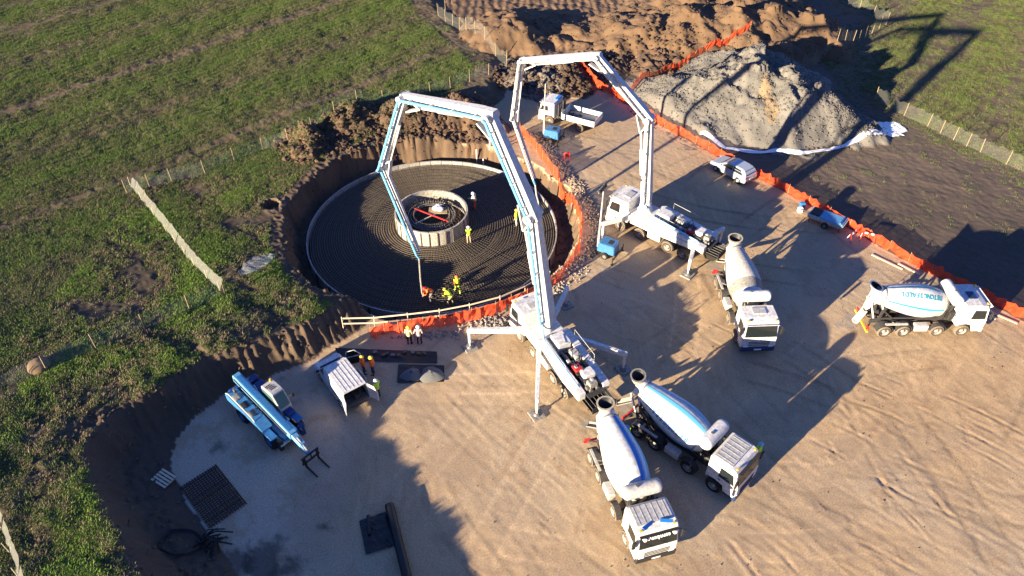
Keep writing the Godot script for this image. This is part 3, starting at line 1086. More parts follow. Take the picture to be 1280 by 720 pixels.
func build_stones() -> void:
	var spots := []
	# pale rubble tipped along the rim of the pit, outside the orange net
	var rim := Curve2D.new()
	for p in [Vector2(2.4, -66.4), Vector2(3.4, -64.0), Vector2(4.6, -60.4), Vector2(6.1, -56.6), Vector2(7.0, -53.4), Vector2(7.1, -50.4), Vector2(6.5, -48.2), Vector2(5.6, -46.6)]:
		rim.add_point(p)
	for i in 1500:
		var p := rim.sample_baked(rng.randf() * rim.get_baked_length())
		p += Vector2(rng.randfn(0, 0.3), rng.randfn(0, 0.3))
		var k := rng.randf_range(0.7, 1.1)
		spots.append([rock_at(p.x, p.y, rng.randf_range(0.08, 0.27)), Color(0.50, 0.40, 0.31) * k])
	for a in [[-1.6, -39.6, 1.7, 0.45, 260], [-6.0, -38.2, 2.6, 0.25, 130], [4.8, -45.6, 1.2, 0.7, 190], [3.6, -43.2, 0.8, 0.5, 90]]:
		for i in a[4]:
			var k := rng.randf_range(0.7, 1.15)
			spots.append([rock_at(a[0] + rng.randfn(0, a[2] * 0.5), a[1] + rng.randfn(0, a[3]), rng.randf_range(0.06, 0.24)), Color(0.45, 0.42, 0.38) * k])
	scatter("rubble", lump(11), M.stone, spots, "pale broken stones tipped along the rim of the pit outside the orange net", "rubble")
	# clods on the heaps
	spots = []
	for q in HEAPS:
		var kind: int = q[6]
		var many := (700 if q[0] < 8.0 else 200) if kind == 2 else (140 if kind == 0 else 900)
		for i in many:
			var a := rng.randf() * TAU
			var r: float = sqrt(rng.randf()) * q[3] * 0.95
			var x: float = q[0] + cos(a) * r
			var z: float = q[1] + sin(a) * r
			if z < -105.0 or Vector2(x - PIT.x, z - PIT.y).length() < 12.6:
				continue
			var s := (0.08 + 0.42 * pow(rng.randf(), 2.2)) if kind == 2 else (rng.randf_range(0.07, 0.24) if kind == 0 else rng.randf_range(0.05, 0.19))
			var c := Color(0.135, 0.085, 0.054) if kind == 2 else (Color(0.15, 0.095, 0.055) if kind == 0 else Color(0.185, 0.178, 0.16))
			if kind == 2 and x > -1.0 and x < 5.5 and rng.randf() < 0.6:
				c = Color(0.18, 0.165, 0.15)
			spots.append([rock_at(x, z, s), c * (rng.randf_range(0.45, 1.15) if kind == 2 else rng.randf_range(0.8, 1.1))])
	for i in 500:
		var a := rng.randf() * TAU
		var r := rng.randf_range(11.0, 12.4)
		spots.append([rock_at(PIT.x + cos(a) * r, PIT.y + sin(a) * r, rng.randf_range(0.07, 0.25)), Color(0.14, 0.095, 0.062)])
	for i in 1400:
		var x := rng.randf_range(-32.0, -12.0)
		var z := rng.randf_range(-44.0, -16.0)
		var d := into_field(x, z)
		if d < 0.1 or d > 8.0:
			continue
		spots.append([rock_at(x, z, rng.randf_range(0.06, 0.22)), Color(0.15, 0.11, 0.07) * rng.randf_range(0.7, 1.4)])
	scatter("clods", lump(12), M.stone, spots, "loose clods of earth and gravel on the heaps, pit wall and banks", "clods")
	# pebbles and crumbs on the platform
	spots = []
	for i in 2200:
		var z := rng.randf_range(-72.0, -15.0)
		var x := rng.randf_range(-16.0, poly_x(SITE_EDGE, z) - 0.3)
		if x < 12.0 and into_field(x, z) > -0.3 or Vector2(x - PIT.x, z - PIT.y).length() < 13.4:
			continue
		if noise_b.get_noise_2d(x, z) < -0.05:
			continue
		spots.append([rock_at(x, z, rng.randf_range(0.025, 0.085)), Color(0.34, 0.25, 0.165) * rng.randf_range(0.6, 1.2)])
	scatter("pebbles", lump(13, 5), M.stone, spots, "small sandy pebbles strewn over the work platform", "pebbles")
	var bo := put("hay_boulder", MB.new().lathe([Vector2(0.05, -0.3), Vector2(0.55, -0.2), Vector2(0.72, 0.1), Vector2(0.66, 0.35), Vector2(0.4, 0.55), Vector2(0.03, 0.62)], Vector3.ZERO, Vector3.UP, 14, false, false), mat(0.24, 0.17, 0.10, 0.95, 0.0, noise_tex(0.05, Color(0.5, 0.45, 0.4), Color(1, 1, 1), 256, 4, 6), 1.2))
	bo.position = on(-30.8, -33.0, 0.05)
	tag(bo, "rounded brown boulder in the grass beside the wire fence", "boulder")

# ---------------------------------------------------------------- fences and nets
func resample(pts: Array, step: float) -> Array:
	var out := []
	for k in pts.size() - 1:
		var n := maxi(1, int(ceil(pts[k].distance_to(pts[k + 1]) / step)))
		for i in n:
			out.append(pts[k].lerp(pts[k + 1], float(i) / n))
	out.append(pts[pts.size() - 1])
	return out

# a hanging strip of net: wavy top, loose foot
func net_strip(pts: Array, tall: float, wave: float, lean := 0.0, sd := 0.0) -> MB:
	var b := MB.new()
	var fine := resample(pts, 0.35)
	var cols := []
	for i in fine.size():
		var p: Vector2 = fine[i]
		var t: Vector2 = (fine[mini(i + 1, fine.size() - 1)] - fine[maxi(i - 1, 0)]).normalized()
		var nrm := Vector2(-t.y, t.x)
		var col := []
		for s in 4:
			var f := s / 3.0
			var w := (noise_c.get_noise_2d(i * 0.35 + sd, f * 0.7) + 0.6 * noise_b.get_noise_2d(i * 0.9 + sd, f)) * wave * (1.0 - 0.45 * f)
			var q := p + nrm * (w + lean * f)
			var y := maxf(gh(q.x, q.y), gh(p.x, p.y) - 0.05)
			var top := tall * (1.0 + 0.12 * noise_c.get_noise_2d(i * 0.8 + sd, 3.0) + 0.3 * noise_b.get_noise_2d(i * 1.1 + sd, 7.0))
			col.append(Vector3(q.x, y + 0.02 + top * f, q.y))
		cols.append(col)
	for i in cols.size() - 1:
		for s in 3:
			var a: Vector3 = cols[i][s]
			var c: Vector3 = cols[i + 1][s]
			var d: Vector3 = cols[i + 1][s + 1]
			var e: Vector3 = cols[i][s + 1]
			b.quad(a, c, d, e)
	return b

func post_at(t: Node3D, p: Vector2, tall: float, r: float, m: Material, tilt := 0.05) -> void:
	var base := on(p.x, p.y, -0.15)
	var top := base + Vector3(rng.randf_range(-tilt, tilt) * tall, tall + 0.15, rng.randf_range(-tilt, tilt) * tall)
	var b := MB.new()
	b.bar(base, top, r, r * 0.9, 6)
	put("post", b, m, t)

func net_fence(called: String, label: String, pts: Array, tall: float, m: Material, post_m: Material, gap: float, wave: float, group := "", post_tall := -1.0, post_r := 0.022, lean := 0.0) -> Node3D:
	var t := thing(called, label, "fence", Vector3.ZERO, 0.0, group)
	var spans := resample(pts, gap)
	for k in spans.size() - 1:
		put("net", net_strip([spans[k], spans[k + 1]], tall, wave, lean, k * 3.1), m, t)
	for p in spans:
		post_at(t, p, tall * 1.15 if post_tall < 0.0 else post_tall, post_r, post_m)
	return t

func build_fences() -> void:
	# orange net round the pit
	net_fence("orange_net", "orange plastic net curving round the rim of the pit", [Vector2(-10.2, -38.0), Vector2(-8.2, -38.5), Vector2(-4.7, -39.1), Vector2(-1.2, -40.4), Vector2(1.2, -41.9), Vector2(3.8, -44.2), Vector2(5.5, -47.8), Vector2(5.9, -51.5), Vector2(5.3, -55.0), Vector2(3.9, -58.9), Vector2(2.4, -63.0), Vector2(0.8, -66.6)], 1.05, M.orange, M.wood, 1.9, 0.34, "", 1.3)
	net_fence("orange_net", "long orange plastic net dividing the sandy platform from the dark bare soil and gravel heap", [Vector2(7.3, -80.5), Vector2(9.2, -76.2), Vector2(11.6, -73.5), Vector2(13.4, -70.9), Vector2(15.4, -67.6), Vector2(18.1, -64.5), Vector2(20.9, -60.9), Vector2(23.5, -57.8), Vector2(26.2, -54.4), Vector2(28.6, -50.9), Vector2(30.8, -47.9), Vector2(33.0, -45.0), Vector2(35.6, -42.3), Vector2(38.0, -39.6), Vector2(44, -32.5)], 0.85, M.orange, M.wood, 2.2, 0.42)
	net_fence("orange_net", "short orange plastic net between the brown soil heap and the gravel heap", [Vector2(12.6, -74.2), Vector2(15.0, -77.0), Vector2(18.1, -79.4), Vector2(22.3, -82.5), Vector2(27.6, -85.0)], 0.8, M.orange, M.wood, 2.2, 0.25)
	# timber guard rail in front of the pit
	var g := thing("guard_rail", "pale timber guard rail with two boards along the front rim of the pit", "railing")
	var line := [Vector2(-12.2, -38.5), Vector2(-10.0, -38.9), Vector2(-7.6, -39.25), Vector2(-5.3, -39.65), Vector2(-3.1, -40.25), Vector2(-0.9, -41.1), Vector2(1.0, -42.3), Vector2(2.9, -43.9)]
	for i in line.size():
		post_at(g, line[i], 1.25, 0.035, M.pale_wood, 0.03)
		if i > 0:
			for y in [0.55, 1.08]:
				var a := on(line[i - 1].x, line[i - 1].y); a.y = maxf(a.y, 0.0) + y
				var b := on(line[i].x, line[i].y); b.y = maxf(b.y, 0.0) + y + 0.01
				put("board", MB.new().beam(a, b, Vector3.UP, 0.12, 0.03), M.pale_wood, g)
	# white stakes behind the foundation
	var k := 0
	for p in [Vector2(-3.5, -63.9), Vector2(-2.8, -63.5), Vector2(-2.2, -64.1), Vector2(-1.5, -63.8), Vector2(-0.7, -63.9)]:
		var tall: float = [1.3, 1.1, 1.9, 1.2, 0.9][k]
		var s := put("stake", MB.new().beam(Vector3(0, -0.2, 0), Vector3(rng.randf_range(-0.1, 0.1), tall, 0), Vector3.RIGHT, 0.09, 0.09), M.helmet_white)
		s.position = on(p.x, p.y)
		tag(s, "white stake driven into the pit bank behind the foundation" if k != 2 else "tallest white stake on the pit bank behind the foundation", "stake", "white stakes behind the foundation")
		k += 1
	# wire fences of the fields
	var wires := [
		["wire fence with thin stakes along the crop field behind the earth mound", [Vector2(-34.0, -55.0), Vector2(-30.7, -56.9), Vector2(-28.2, -58.4), Vector2(-23.8, -62.2), Vector2(-21.6, -63.4), Vector2(-15.5, -68.4), Vector2(-8.7, -73.5), Vector2(-2.6, -78.0), Vector2(-0.6, -80.4)], 1.25, M.wire, 3.4],
		["wire fence with thin stakes climbing beside the brown soil heap", [Vector2(-0.6, -80.8), Vector2(-3.2, -85.8), Vector2(-5.6, -89.4), Vector2(-7.4, -91.8), Vector2(-9.4, -94.6), Vector2(-8.0, -100.0)], 1.5, M.pale_wire, 3.0],
		["wire fence with thin stakes between the crop field and the rough grassy bank", [Vector2(-35.0, -29.0), Vector2(-32.5, -31.0), Vector2(-30.2, -32.7), Vector2(-27.9, -34.8), Vector2(-25.5, -36.9), Vector2(-23.2, -39.2), Vector2(-21.2, -41.0)], 1.3, M.wire, 3.6],
		["pale wire fence with wooden posts beyond the bare soil and gravel heap", [Vector2(38.9, -73.4), Vector2(40.7, -70.0), Vector2(42.3, -67.9), Vector2(43.8, -65.3), Vector2(45.4, -63.0), Vector2(46.9, -60.9), Vector2(49.6, -57.6), Vector2(53.0, -53.4)], 1.35, M.pale_wire, 2.7],
		["pale wire fence zigzagging round the far end of the brown soil heap", [Vector2(33.0, -80.6), Vector2(36.5, -83.4), Vector2(40.6, -86.2), Vector2(44.6, -90.4), Vector2(47.4, -93.2), Vector2(45.4, -97.4), Vector2(43.6, -101.4)], 1.5, M.pale_wire, 2.4]]
	for w in wires:
		net_fence("wire_fence", w[0], w[1], w[2], w[3], M.wood, w[4], 0.05, "wire fences round the fields", w[2] * 1.1, 0.035)
	net_fence("white_netting", "fallen strip of white netting sloping through the grass left of the pit", [Vector2(-34.2, -56.2), Vector2(-28.6, -49.4), Vector2(-24.6, -44.4), Vector2(-21.7, -41.4)], 0.8, M.netting, M.pale_wood, 3.2, 0.1, "", 0.9, 0.02, -0.45)
	net_fence("white_netting", "strip of white netting on the grassy bank above the shaded corner", [Vector2(-29.5, -24.0), Vector2(-26.8, -20.9), Vector2(-24.6, -18.2), Vector2(-22.5, -15.6)], 0.8, M.netting, M.pale_wood, 3.2, 0.1, "", 0.9, 0.02, -0.4)
	# white geotextile showing from under the gravel
	sheet("geotextile_sheet", "white geotextile edge showing from under the grey gravel heap", [Vector2(18.6, -65.4), Vector2(20.4, -64.0), Vector2(23.0, -63.1), Vector2(25.6, -62.9), Vector2(27.9, -62.8), Vector2(30.6, -63.4), Vector2(33.2, -64.4), Vector2(36.2, -65.6), Vector2(38.6, -66.6)], [0.1, 0.22, 0.3, 0.18, 0.3, 0.2, 0.25, 0.3, 0.6])
	sheet("geotextile_corner", "white geotextile corner lying flat at the tip of the gravel heap", [Vector2(37.0, -66.6), Vector2(38.2, -67.2), Vector2(39.0, -67.4), Vector2(39.9, -67.0)], [0.7, 1.5, 1.2, 0.1])
	sheet("plastic_film", "torn film of whitish plastic lying in the grass near the pit", [Vector2(-20.6, -43.2), Vector2(-20.0, -44.2), Vector2(-19.6, -45.0), Vector2(-18.9, -45.9)], [0.3, 0.9, 0.8, 0.3], 0.2, M.film)

func sheet(called: String, label: String, pts: Array, half: Array, lift := 0.07, m: Material = null) -> void:
	var b := MB.new()
	var rows := []
	var fine := []
	var wid := []
	for k in pts.size() - 1:
		for i in 5:
			fine.append(pts[k].lerp(pts[k + 1], i / 5.0))
			wid.append(lerpf(half[k], half[k + 1], i / 5.0))
	fine.append(pts[pts.size() - 1])
	wid.append(half[half.size() - 1])
	for i in fine.size():
		var t: Vector2 = (fine[mini(i + 1, fine.size() - 1)] - fine[maxi(i - 1, 0)]).normalized()
		var nrm := Vector2(-t.y, t.x)
		var row := []
		for s in 6:
			var f := s / 2.5 - 1.0
			var q: Vector2 = fine[i] + nrm * (f * wid[i] * (1.0 + 0.3 * noise_c.get_noise_2d(i * 0.4, s)))
			row.append(on(q.x, q.y, lift + 0.06 * noise_c.get_noise_2d(q.x * 1.3, q.y * 1.3)))
		rows.append(row)
	for i in rows.size() - 1:
		for s in 5:
			b.quad(rows[i][s], rows[i + 1][s], rows[i + 1][s + 1], rows[i][s + 1])
	tag(put(called, b, m if m else M.geo), label, "sheet")

# ---------------------------------------------------------------- vehicles: +X is forward, +Z the right hand side
func wheel(t: Node3D, at: Vector3, r: float, w: float, tyre: Material, rim_m: Material) -> void:
	var side := signf(at.z) if at.z != 0.0 else 1.0
	var b := MB.new()
	b.lathe([Vector2(r * 0.56, -w * 0.5), Vector2(r * 0.9, -w * 0.5), Vector2(r, -w * 0.36), Vector2(r, w * 0.36), Vector2(r * 0.9, w * 0.5), Vector2(r * 0.58, w * 0.5), Vector2(r * 0.56, w * 0.3)], at, Vector3(0, 0, side), 22, true, false)
	var o := put("wheel", b, tyre, t)
	var c := MB.new()
	c.lathe([Vector2(r * 0.60, w * 0.47), Vector2(r * 0.54, w * 0.5), Vector2(r * 0.50, w * 0.30), Vector2(r * 0.26, w * 0.26), Vector2(r * 0.24, w * 0.46), Vector2(r * 0.14, w * 0.5), Vector2(0.001, w * 0.5)], at, Vector3(0, 0, side), 16, false, false)
	put("rim", c, rim_m, o)
	var d := MB.new()
	for i in 6:
		var a := TAU * i / 6
		d.bar(at + Vector3(cos(a) * r * 0.36, sin(a) * r * 0.36, side * w * 0.27), at + Vector3(cos(a) * r * 0.36, sin(a) * r * 0.36, side * w * 0.31), 0.035, -1.0, 5)
	put("wheel_nuts", d, M.dark, o)

func mudguard(t: Node3D, at: Vector3, r: float, w: float, m: Material) -> void:
	var b := MB.new()
	var rings := []
	for i in 9:
		var a := PI * (0.06 + 0.88 * i / 8.0)
		var e := Vector3(cos(a), sin(a), 0)
		rings.append([at + e * r + Vector3(0, 0, -w * 0.5), at + e * (r + 0.03) + Vector3(0, 0, -w * 0.5), at + e * (r + 0.03) + Vector3(0, 0, w * 0.5), at + e * r + Vector3(0, 0, w * 0.5)])
	b.loft(rings, false)
	put("mudguard", b, m, t)

func panel_on(poly: Array, z: float, thick: float) -> MB:
	return MB.new().prism(poly, minf(z, z + thick), maxf(z, z + thick))

# lorry cab; front face near x = 1.4
func truck_cab(t: Node3D, o: Dictionary) -> MeshInstance3D:
	var body := MB.new()
	var h: float = o.get("h", 2.95)
	var prof := [Vector2(1.36, 0.62), Vector2(1.43, 0.9), Vector2(1.43, 1.62), Vector2(1.38, 1.72), Vector2(1.16, h - 0.22), Vector2(1.0, h - 0.06), Vector2(0.6, h), Vector2(-0.5, h), Vector2(-0.62, h - 0.08), Vector2(-0.66, 1.05), Vector2(-0.62, 1.02), Vector2(-0.56, 1.16), Vector2(0.0, 1.2), Vector2(0.56, 1.1), Vector2(0.66, 0.62)]
	body.prism(prof, -1.22, 1.22, 0.09)
	var cab := put("cab", body, o.get("paint", M.white), t)
	var glass: Material = M.glass
	# windscreen with black surround
	var n := Vector3(1.0, 0.22, 0).normalized()
	var w := MB.new()
	var y0 := 1.74
	var y1 := h - 0.26
	var xa := 1.392
	var xb := 1.392 - (y1 - y0) * 0.223
	w.loft([[Vector3(xa, y0, -1.1), Vector3(xb, y1, -1.04), Vector3(xb, y1, 1.04), Vector3(xa, y0, 1.1)], [Vector3(xa, y0, -1.1) + n * 0.02, Vector3(xb, y1, -1.04) + n * 0.02, Vector3(xb, y1, 1.04) + n * 0.02, Vector3(xa, y0, 1.1) + n * 0.02]], false)
	put("windscreen", w, glass, cab)
	var wp := MB.new()
	for s in [-0.55, 0.25]:
		wp.bar(Vector3(1.43, 1.75, s), Vector3(1.33, 2.1, s + 0.5), 0.012, -1.0, 4)
	put("wipers", wp, M.black, cab)
	for s in [-1.0, 1.0]:
		var z0: float = 1.222 * s
		put("side_window", panel_on([Vector2(1.18, 1.72), Vector2(1.0, h - 0.42), Vector2(0.18, h - 0.38), Vector2(0.14, 1.72)], z0 - 0.012 * s, 0.02 * s), glass, cab)
		put("door", panel_on([Vector2(1.22, 1.66), Vector2(0.08, 1.66), Vector2(0.08, 1.24), Vector2(0.5, 1.18), Vector2(0.74, 0.95), Vector2(1.22, 0.95)], z0 - 0.02 * s, 0.026 * s), o.get("paint", M.white), cab)
		put("door_handle", MB.new().box(Vector3(0.25, 1.5, z0 + 0.02 * s), Vector3(0.16, 0.05, 0.03)), M.black, cab)
		var mi := MB.new()
		mi.bar(Vector3(1.2, h - 0.35, 1.2 * s), Vector3(1.36, h - 0.4, 1.42 * s), 0.02, -1.0, 5)
		mi.soft(Vector3(1.34, h - 0.72, 1.43 * s), Vector3(0.1, 0.62, 0.24), 0.03)
		put("mirror", mi, M.black, cab)
		put("headlight", MB.new().soft(Vector3(1.425, 0.86, 0.88 * s), Vector3(0.06, 0.17, 0.36), 0.025), M.lamp, cab)
		put("step", MB.new().soft(Vector3(0.95, 0.56, 1.05 * s), Vector3(0.5, 0.22, 0.26), 0.03), o.get("bumper", M.frame), cab)
		put("marker_lamp", MB.new().soft(Vector3(1.02, h + 0.02, 0.95 * s), Vector3(0.12, 0.08, 0.2), 0.02), M.yellow, cab)
	put("bumper", MB.new().soft(Vector3(1.36, 0.62, 0), Vector3(0.26, 0.46, 2.4), 0.05), o.get("bumper", M.frame), cab)
	var gr := MB.new()
	for i in 3:
		gr.box(Vector3(1.432, 1.0 + 0.15 * i, 0), Vector3(0.025, 0.07, 1.5))
	put("grille", gr, M.dark, cab)
	put("number_plate", MB.new().box(Vector3(1.495, 0.62, 0), Vector3(0.02, 0.12, 0.5)), M.helmet_white, cab)
	# roof
	var rf: String = o.get("roof", "ribs")
	if rf == "ribs":
		put("roof_panel", MB.new().soft(Vector3(0.14, h + 0.02, 0), Vector3(1.2, 0.05, 2.1), 0.02), M.roof_grey, cab)
		for i in 6:
			put("roof_rib", MB.new().box(Vector3(0.12, h + 0.05, -0.85 + 0.34 * i), Vector3(1.1, 0.014, 0.05)), M.roof_grey, cab)
	elif rf == "hatch":
		put("roof_hatch", MB.new().soft(Vector3(0.05, h + 0.03, 0.0), Vector3(0.62, 0.07, 0.95), 0.025), M.roof_grey, cab)
	elif rf == "dark_hatch":
		put("roof_hatch", MB.new().soft(Vector3(0.25, h + 0.03, 0.05), Vector3(0.55, 0.06, 0.75), 0.02), M.navy, cab)
	put("sun_visor", MB.new().beam(Vector3(1.24, h - 0.2, -1.1), Vector3(1.24, h - 0.2, 1.1), Vector3(0.75, 0.35, 0), 0.3, 0.03), o.get("visor", M.dark), cab)
	return cab

func text_mesh(s: String, size: float) -> TextMesh:
	var f := SystemFont.new()
	f.font_names = PackedStringArray(["Droid Sans"])
	f.font_weight = 700
	var m := TextMesh.new()
	m.text = s
	m.font = f
	m.font_size = 48
	m.pixel_size = size / 48.0
	m.depth = 0.012
	return m

const DRUM := [Vector2(0.30, 0.0), Vector2(0.62, 0.06), Vector2(0.90, 0.45), Vector2(1.08, 1.0), Vector2(1.18, 1.6), Vector2(1.20, 2.1), Vector2(1.15, 2.7), Vector2(1.02, 3.5), Vector2(0.84, 4.3), Vector2(0.66, 4.95), Vector2(0.60, 5.2), Vector2(0.60, 5.4)]

func drum_r(s: float) -> float:
	for k in DRUM.size() - 1:
		if s <= DRUM[k + 1].y:
			return lerpf(DRUM[k].x, DRUM[k + 1].x, (s - DRUM[k].y) / (DRUM[k + 1].y - DRUM[k].y))
	return DRUM[DRUM.size() - 1].x

func mixer(label: String, at: Vector3, az: float, o: Dictionary) -> Node3D:
	var t := thing("concrete_mixer_truck", label, "mixer truck", at, heading(az), "concrete mixer trucks on the platform")
	var paint: Material = o.get("paint", M.white)
	var tyre: Material = o.get("tyre", M.tyre)
	var rim_m: Material = o.get("rim", M.rim)
	# chassis
	var f := MB.new()
	for s in [-1, 1]:
		f.box(Vector3(-2.7, 0.92, 0.42 * s), Vector3(7.7, 0.28, 0.09))
	for i in 8:
		f.box(Vector3(-6.2 + i * 0.95, 0.92, 0), Vector3(0.1, 0.22, 0.76))
	for a in [0.0, -1.8, -4.25, -5.62]:
		f.bar(Vector3(a, 0.52, -0.95), Vector3(a, 0.52, 0.95), 0.09)
	f.box(Vector3(-0.2, 0.85, 0), Vector3(1.4, 0.6, 0.7))
	put("chassis", f, M.frame, t)
	for s in [-1, 1]:
		wheel(t, Vector3(0, 0.52, 1.06 * s), 0.52, 0.32, tyre, rim_m)
		wheel(t, Vector3(-1.8, 0.52, 1.06 * s), 0.52, 0.32, tyre, rim_m)
		for a in [-4.25, -5.62]:
			wheel(t, Vector3(a, 0.52, 0.93 * s), 0.52, 0.58, tyre, rim_m)
			mudguard(t, Vector3(a, 0.52, 0.93 * s), 0.6, 0.6, M.frame)
		mudguard(t, Vector3(-1.8, 0.52, 1.06 * s), 0.6, 0.36, M.frame)
		put("side_tank", MB.new().soft(Vector3(-3.02, 0.82, 0.98 * s), Vector3(1.0, 0.55, 0.5), 0.06), M.roof_grey, t)
		var g := MB.new()
		g.box(Vector3(-4.95, 1.28, 1.15 * s), Vector3(1.6, 0.07, 0.16))
		g.bar(Vector3(-4.95, 0.9, 0.5 * s), Vector3(-4.95, 1.26, 1.15 * s), 0.03)
		put("side_rail", g, M.roof_grey, t)
	# drum frame and bearings
	var p := MB.new()
	p.box(Vector3(-1.45, 1.4, 0), Vector3(0.35, 0.8, 1.0))
	p.beam(Vector3(-1.0, 1.14, 0.4), Vector3(-6.4, 1.14, 0.4), Vector3.UP, 0.14, 0.1)
	p.beam(Vector3(-1.0, 1.14, -0.4), Vector3(-6.4, 1.14, -0.4), Vector3.UP, 0.14, 0.1)
	for s in [-1, 1]:
		p.beam(Vector3(-5.9, 1.1, 0.42 * s), Vector3(-6.0, 2.3, 0.62 * s), Vector3.BACK, 0.12, 0.16)
		p.beam(Vector3(-4.9, 1.1, 0.42 * s), Vector3(-5.95, 2.1, 0.6 * s), Vector3.BACK, 0.08, 0.1)
	p.beam(Vector3(-6.0, 2.2, -0.64), Vector3(-6.0, 2.2, 0.64), Vector3.UP, 0.16, 0.14)
	put("drum_frame", p, o.get("frame", M.frame), t)
	# drum
	var dir := Vector3(-cos(deg_to_rad(11.0)), sin(deg_to_rad(11.0)), 0)
	var e1 := Vector3(sin(deg_to_rad(11.0)), cos(deg_to_rad(11.0)), 0)
	var e2 := Vector3.BACK
	var A := Vector3(-1.35, 2.12, 0)
	var dr := put("drum", MB.new().lathe(DRUM, A, dir, 44), o.get("drum", M.drum_white), t)
	for s in o.get("stripes", []):
		var rings := []
		for k in 25:
			var q := lerpf(s[3], s[4], k / 24.0)
			var row := []
			var cuts := maxi(4, int((s[1] - s[0]) / 8.0))
			for j in cuts + 1:
				var a := deg_to_rad(lerpf(s[0], s[1], j / float(cuts)))
				row.append(A + dir * q + (e1 * cos(a) + e2 * sin(a)) * (drum_r(q) + 0.012))
			rings.append(row)
		put("stripe", open_sheet(rings, A, dir), s[2], dr)
	for s in [0.5, 4.98]:
		put("track_ring", MB.new().lathe([Vector2(drum_r(s) + 0.005, s - 0.05), Vector2(drum_r(s) + 0.045, s - 0.04), Vector2(drum_r(s) + 0.045, s + 0.04), Vector2(drum_r(s) + 0.005, s + 0.05)], A, dir, 36, false, false), M.worn, dr)
	if o.has("text"):
		var word: String = o.text[0]
		var phi := deg_to_rad(o.text[1])
		for i in word.length():
			var q: float = o.text[2] + i * o.text[3]
			var up := -e1 * sin(phi) + e2 * cos(phi)
			var slope := atan2(drum_r(q + 0.15) - drum_r(q - 0.15), 0.3)
			var out := e1 * cos(phi) + e2 * sin(phi)
			var xx := (dir + out * tan(slope)).normalized()
			var zz := xx.cross(up).normalized()
			var l := put("letter", text_mesh(word[i], o.text[4]), o.text[5], dr)
			l.transform = Transform3D(Basis(xx, up, zz), A + dir * q + out * (drum_r(q) + 0.03))
	# loading hopper, a tilted open funnel
	var hp := MB.new()
	var top := Vector3(-6.72, 3.98, 0)
	var bot := Vector3(-6.62, 3.05, 0)
	var ax := (top - bot).normalized()
	var ra := []
	for q in [[0.24, 0.0], [0.32, 0.35], [0.50, 0.75], [0.58, 1.0], [0.46, 1.0], [0.40, 0.75], [0.24, 0.35], [0.18, 0.1]]:
		var ring := []
		for j in 18:
			var a := TAU * j / 18
			ring.append(bot.lerp(top, q[1]) + Vector3(cos(a) * q[0] * 0.8 - 0.12 * q[1], cos(a) * q[0] * -0.18, sin(a) * q[0]))
		ra.append(ring)
	var nn := []
	hp.loft(ra.slice(0, 4), true, false, false)
	hp.loft(ra.slice(3, 5), false, false, false)
	var hopper := put("hopper", hp, o.get("hopper", M.cement), t)
	var hi := MB.new()
	hi.loft(ra.slice(4, 8), true, false, true)
	put("hopper_inside", hi, M.dark, hopper)
	var hf := MB.new()
	for s in [-1, 1]:
		hf.beam(Vector3(-6.05, 2.25, 0.6 * s), Vector3(-6.6, 3.6, 0.42 * s), Vector3.BACK, 0.08, 0.1)
		hf.beam(Vector3(-6.3, 1.1, 0.4 * s), Vector3(-6.9, 2.6, 0.4 * s), Vector3.BACK, 0.08, 0.1)
	hf.beam(Vector3(-6.55, 3.5, -0.45), Vector3(-6.55, 3.5, 0.45), Vector3.UP, 0.1, 0.06)
	put("hopper_frame", hf, paint, t)
	# discharge funnel and swivel chute
	var ch := MB.new()
	var cr := []
	for q in [[-6.55, 2.75, 0.46], [-6.85, 2.2, 0.34], [-7.0, 1.75, 0.22]]:
		var ring := []
		for j in 12:
			var a := PI * j / 11.0 + PI
			ring.append(Vector3(q[0] - 0.3 * sin(a) * q[2], q[1], cos(a) * q[2]))
		cr.append(ring)
	ch.loft(cr, false, false, false, false)
	put("discharge_funnel", ch, o.get("hopper", M.cement), t)
	var sw := MB.new()
	var c0 := Vector3(-6.95, 1.62, 0)
	var c1: Vector3 = o.get("chute", Vector3(-7.7, 1.15, 0.6))
	var side := (c1 - c0).cross(Vector3.UP).normalized()
	var rr := []
	for q in [c0, c1]:
		var ring := []
		for j in 9:
			var a := PI + PI * j / 8.0
			ring.append(q + side * cos(a) * 0.24 + Vector3.UP * sin(a) * 0.22)
		for j in 9:
			var a := TAU - PI * j / 8.0
			ring.append(q + side * cos(a) * 0.20 + Vector3.UP * (sin(a) * 0.18))
		rr.append(ring)
	sw.loft(rr, false)
	put("chute", sw, o.get("hopper", M.cement), t)
	# ladder, rear bar, lamps
	var ld := MB.new()
	for s in [0.0, 0.42]:
		ld.bar(Vector3(-6.55, 0.7, -0.95 + s), Vector3(-6.5, 3.3, -0.78 + s * 0.8), 0.025, -1.0, 5)
	for i in 8:
		ld.bar(Vector3(-6.54, 0.85 + 0.3 * i, -0.95 + 0.022 * i), Vector3(-6.54, 0.85 + 0.3 * i, -0.54 + 0.01 * i), 0.018, -1.0, 5)
	put("ladder", ld, paint, t)
	put("rear_bar", MB.new().box(Vector3(-6.85, 0.55, 0), Vector3(0.12, 0.14, 2.3)), M.yellow if o.has("loose") else M.red, t)
	put("rear_arm", MB.new().beam(Vector3(-6.4, 0.85, -0.42), Vector3(-6.85, 0.58, -0.9), Vector3.UP, 0.1, 0.08).beam(Vector3(-6.4, 0.85, 0.42), Vector3(-6.85, 0.58, 0.9), Vector3.UP, 0.1, 0.08), M.frame, t)
	for s in [-1, 1]:
		put("tail_lamp", MB.new().soft(Vector3(-6.8, 0.8, 0.95 * s), Vector3(0.1, 0.16, 0.4), 0.02), M.red, t)
	# water tank behind the cab
	var tk := MB.new()
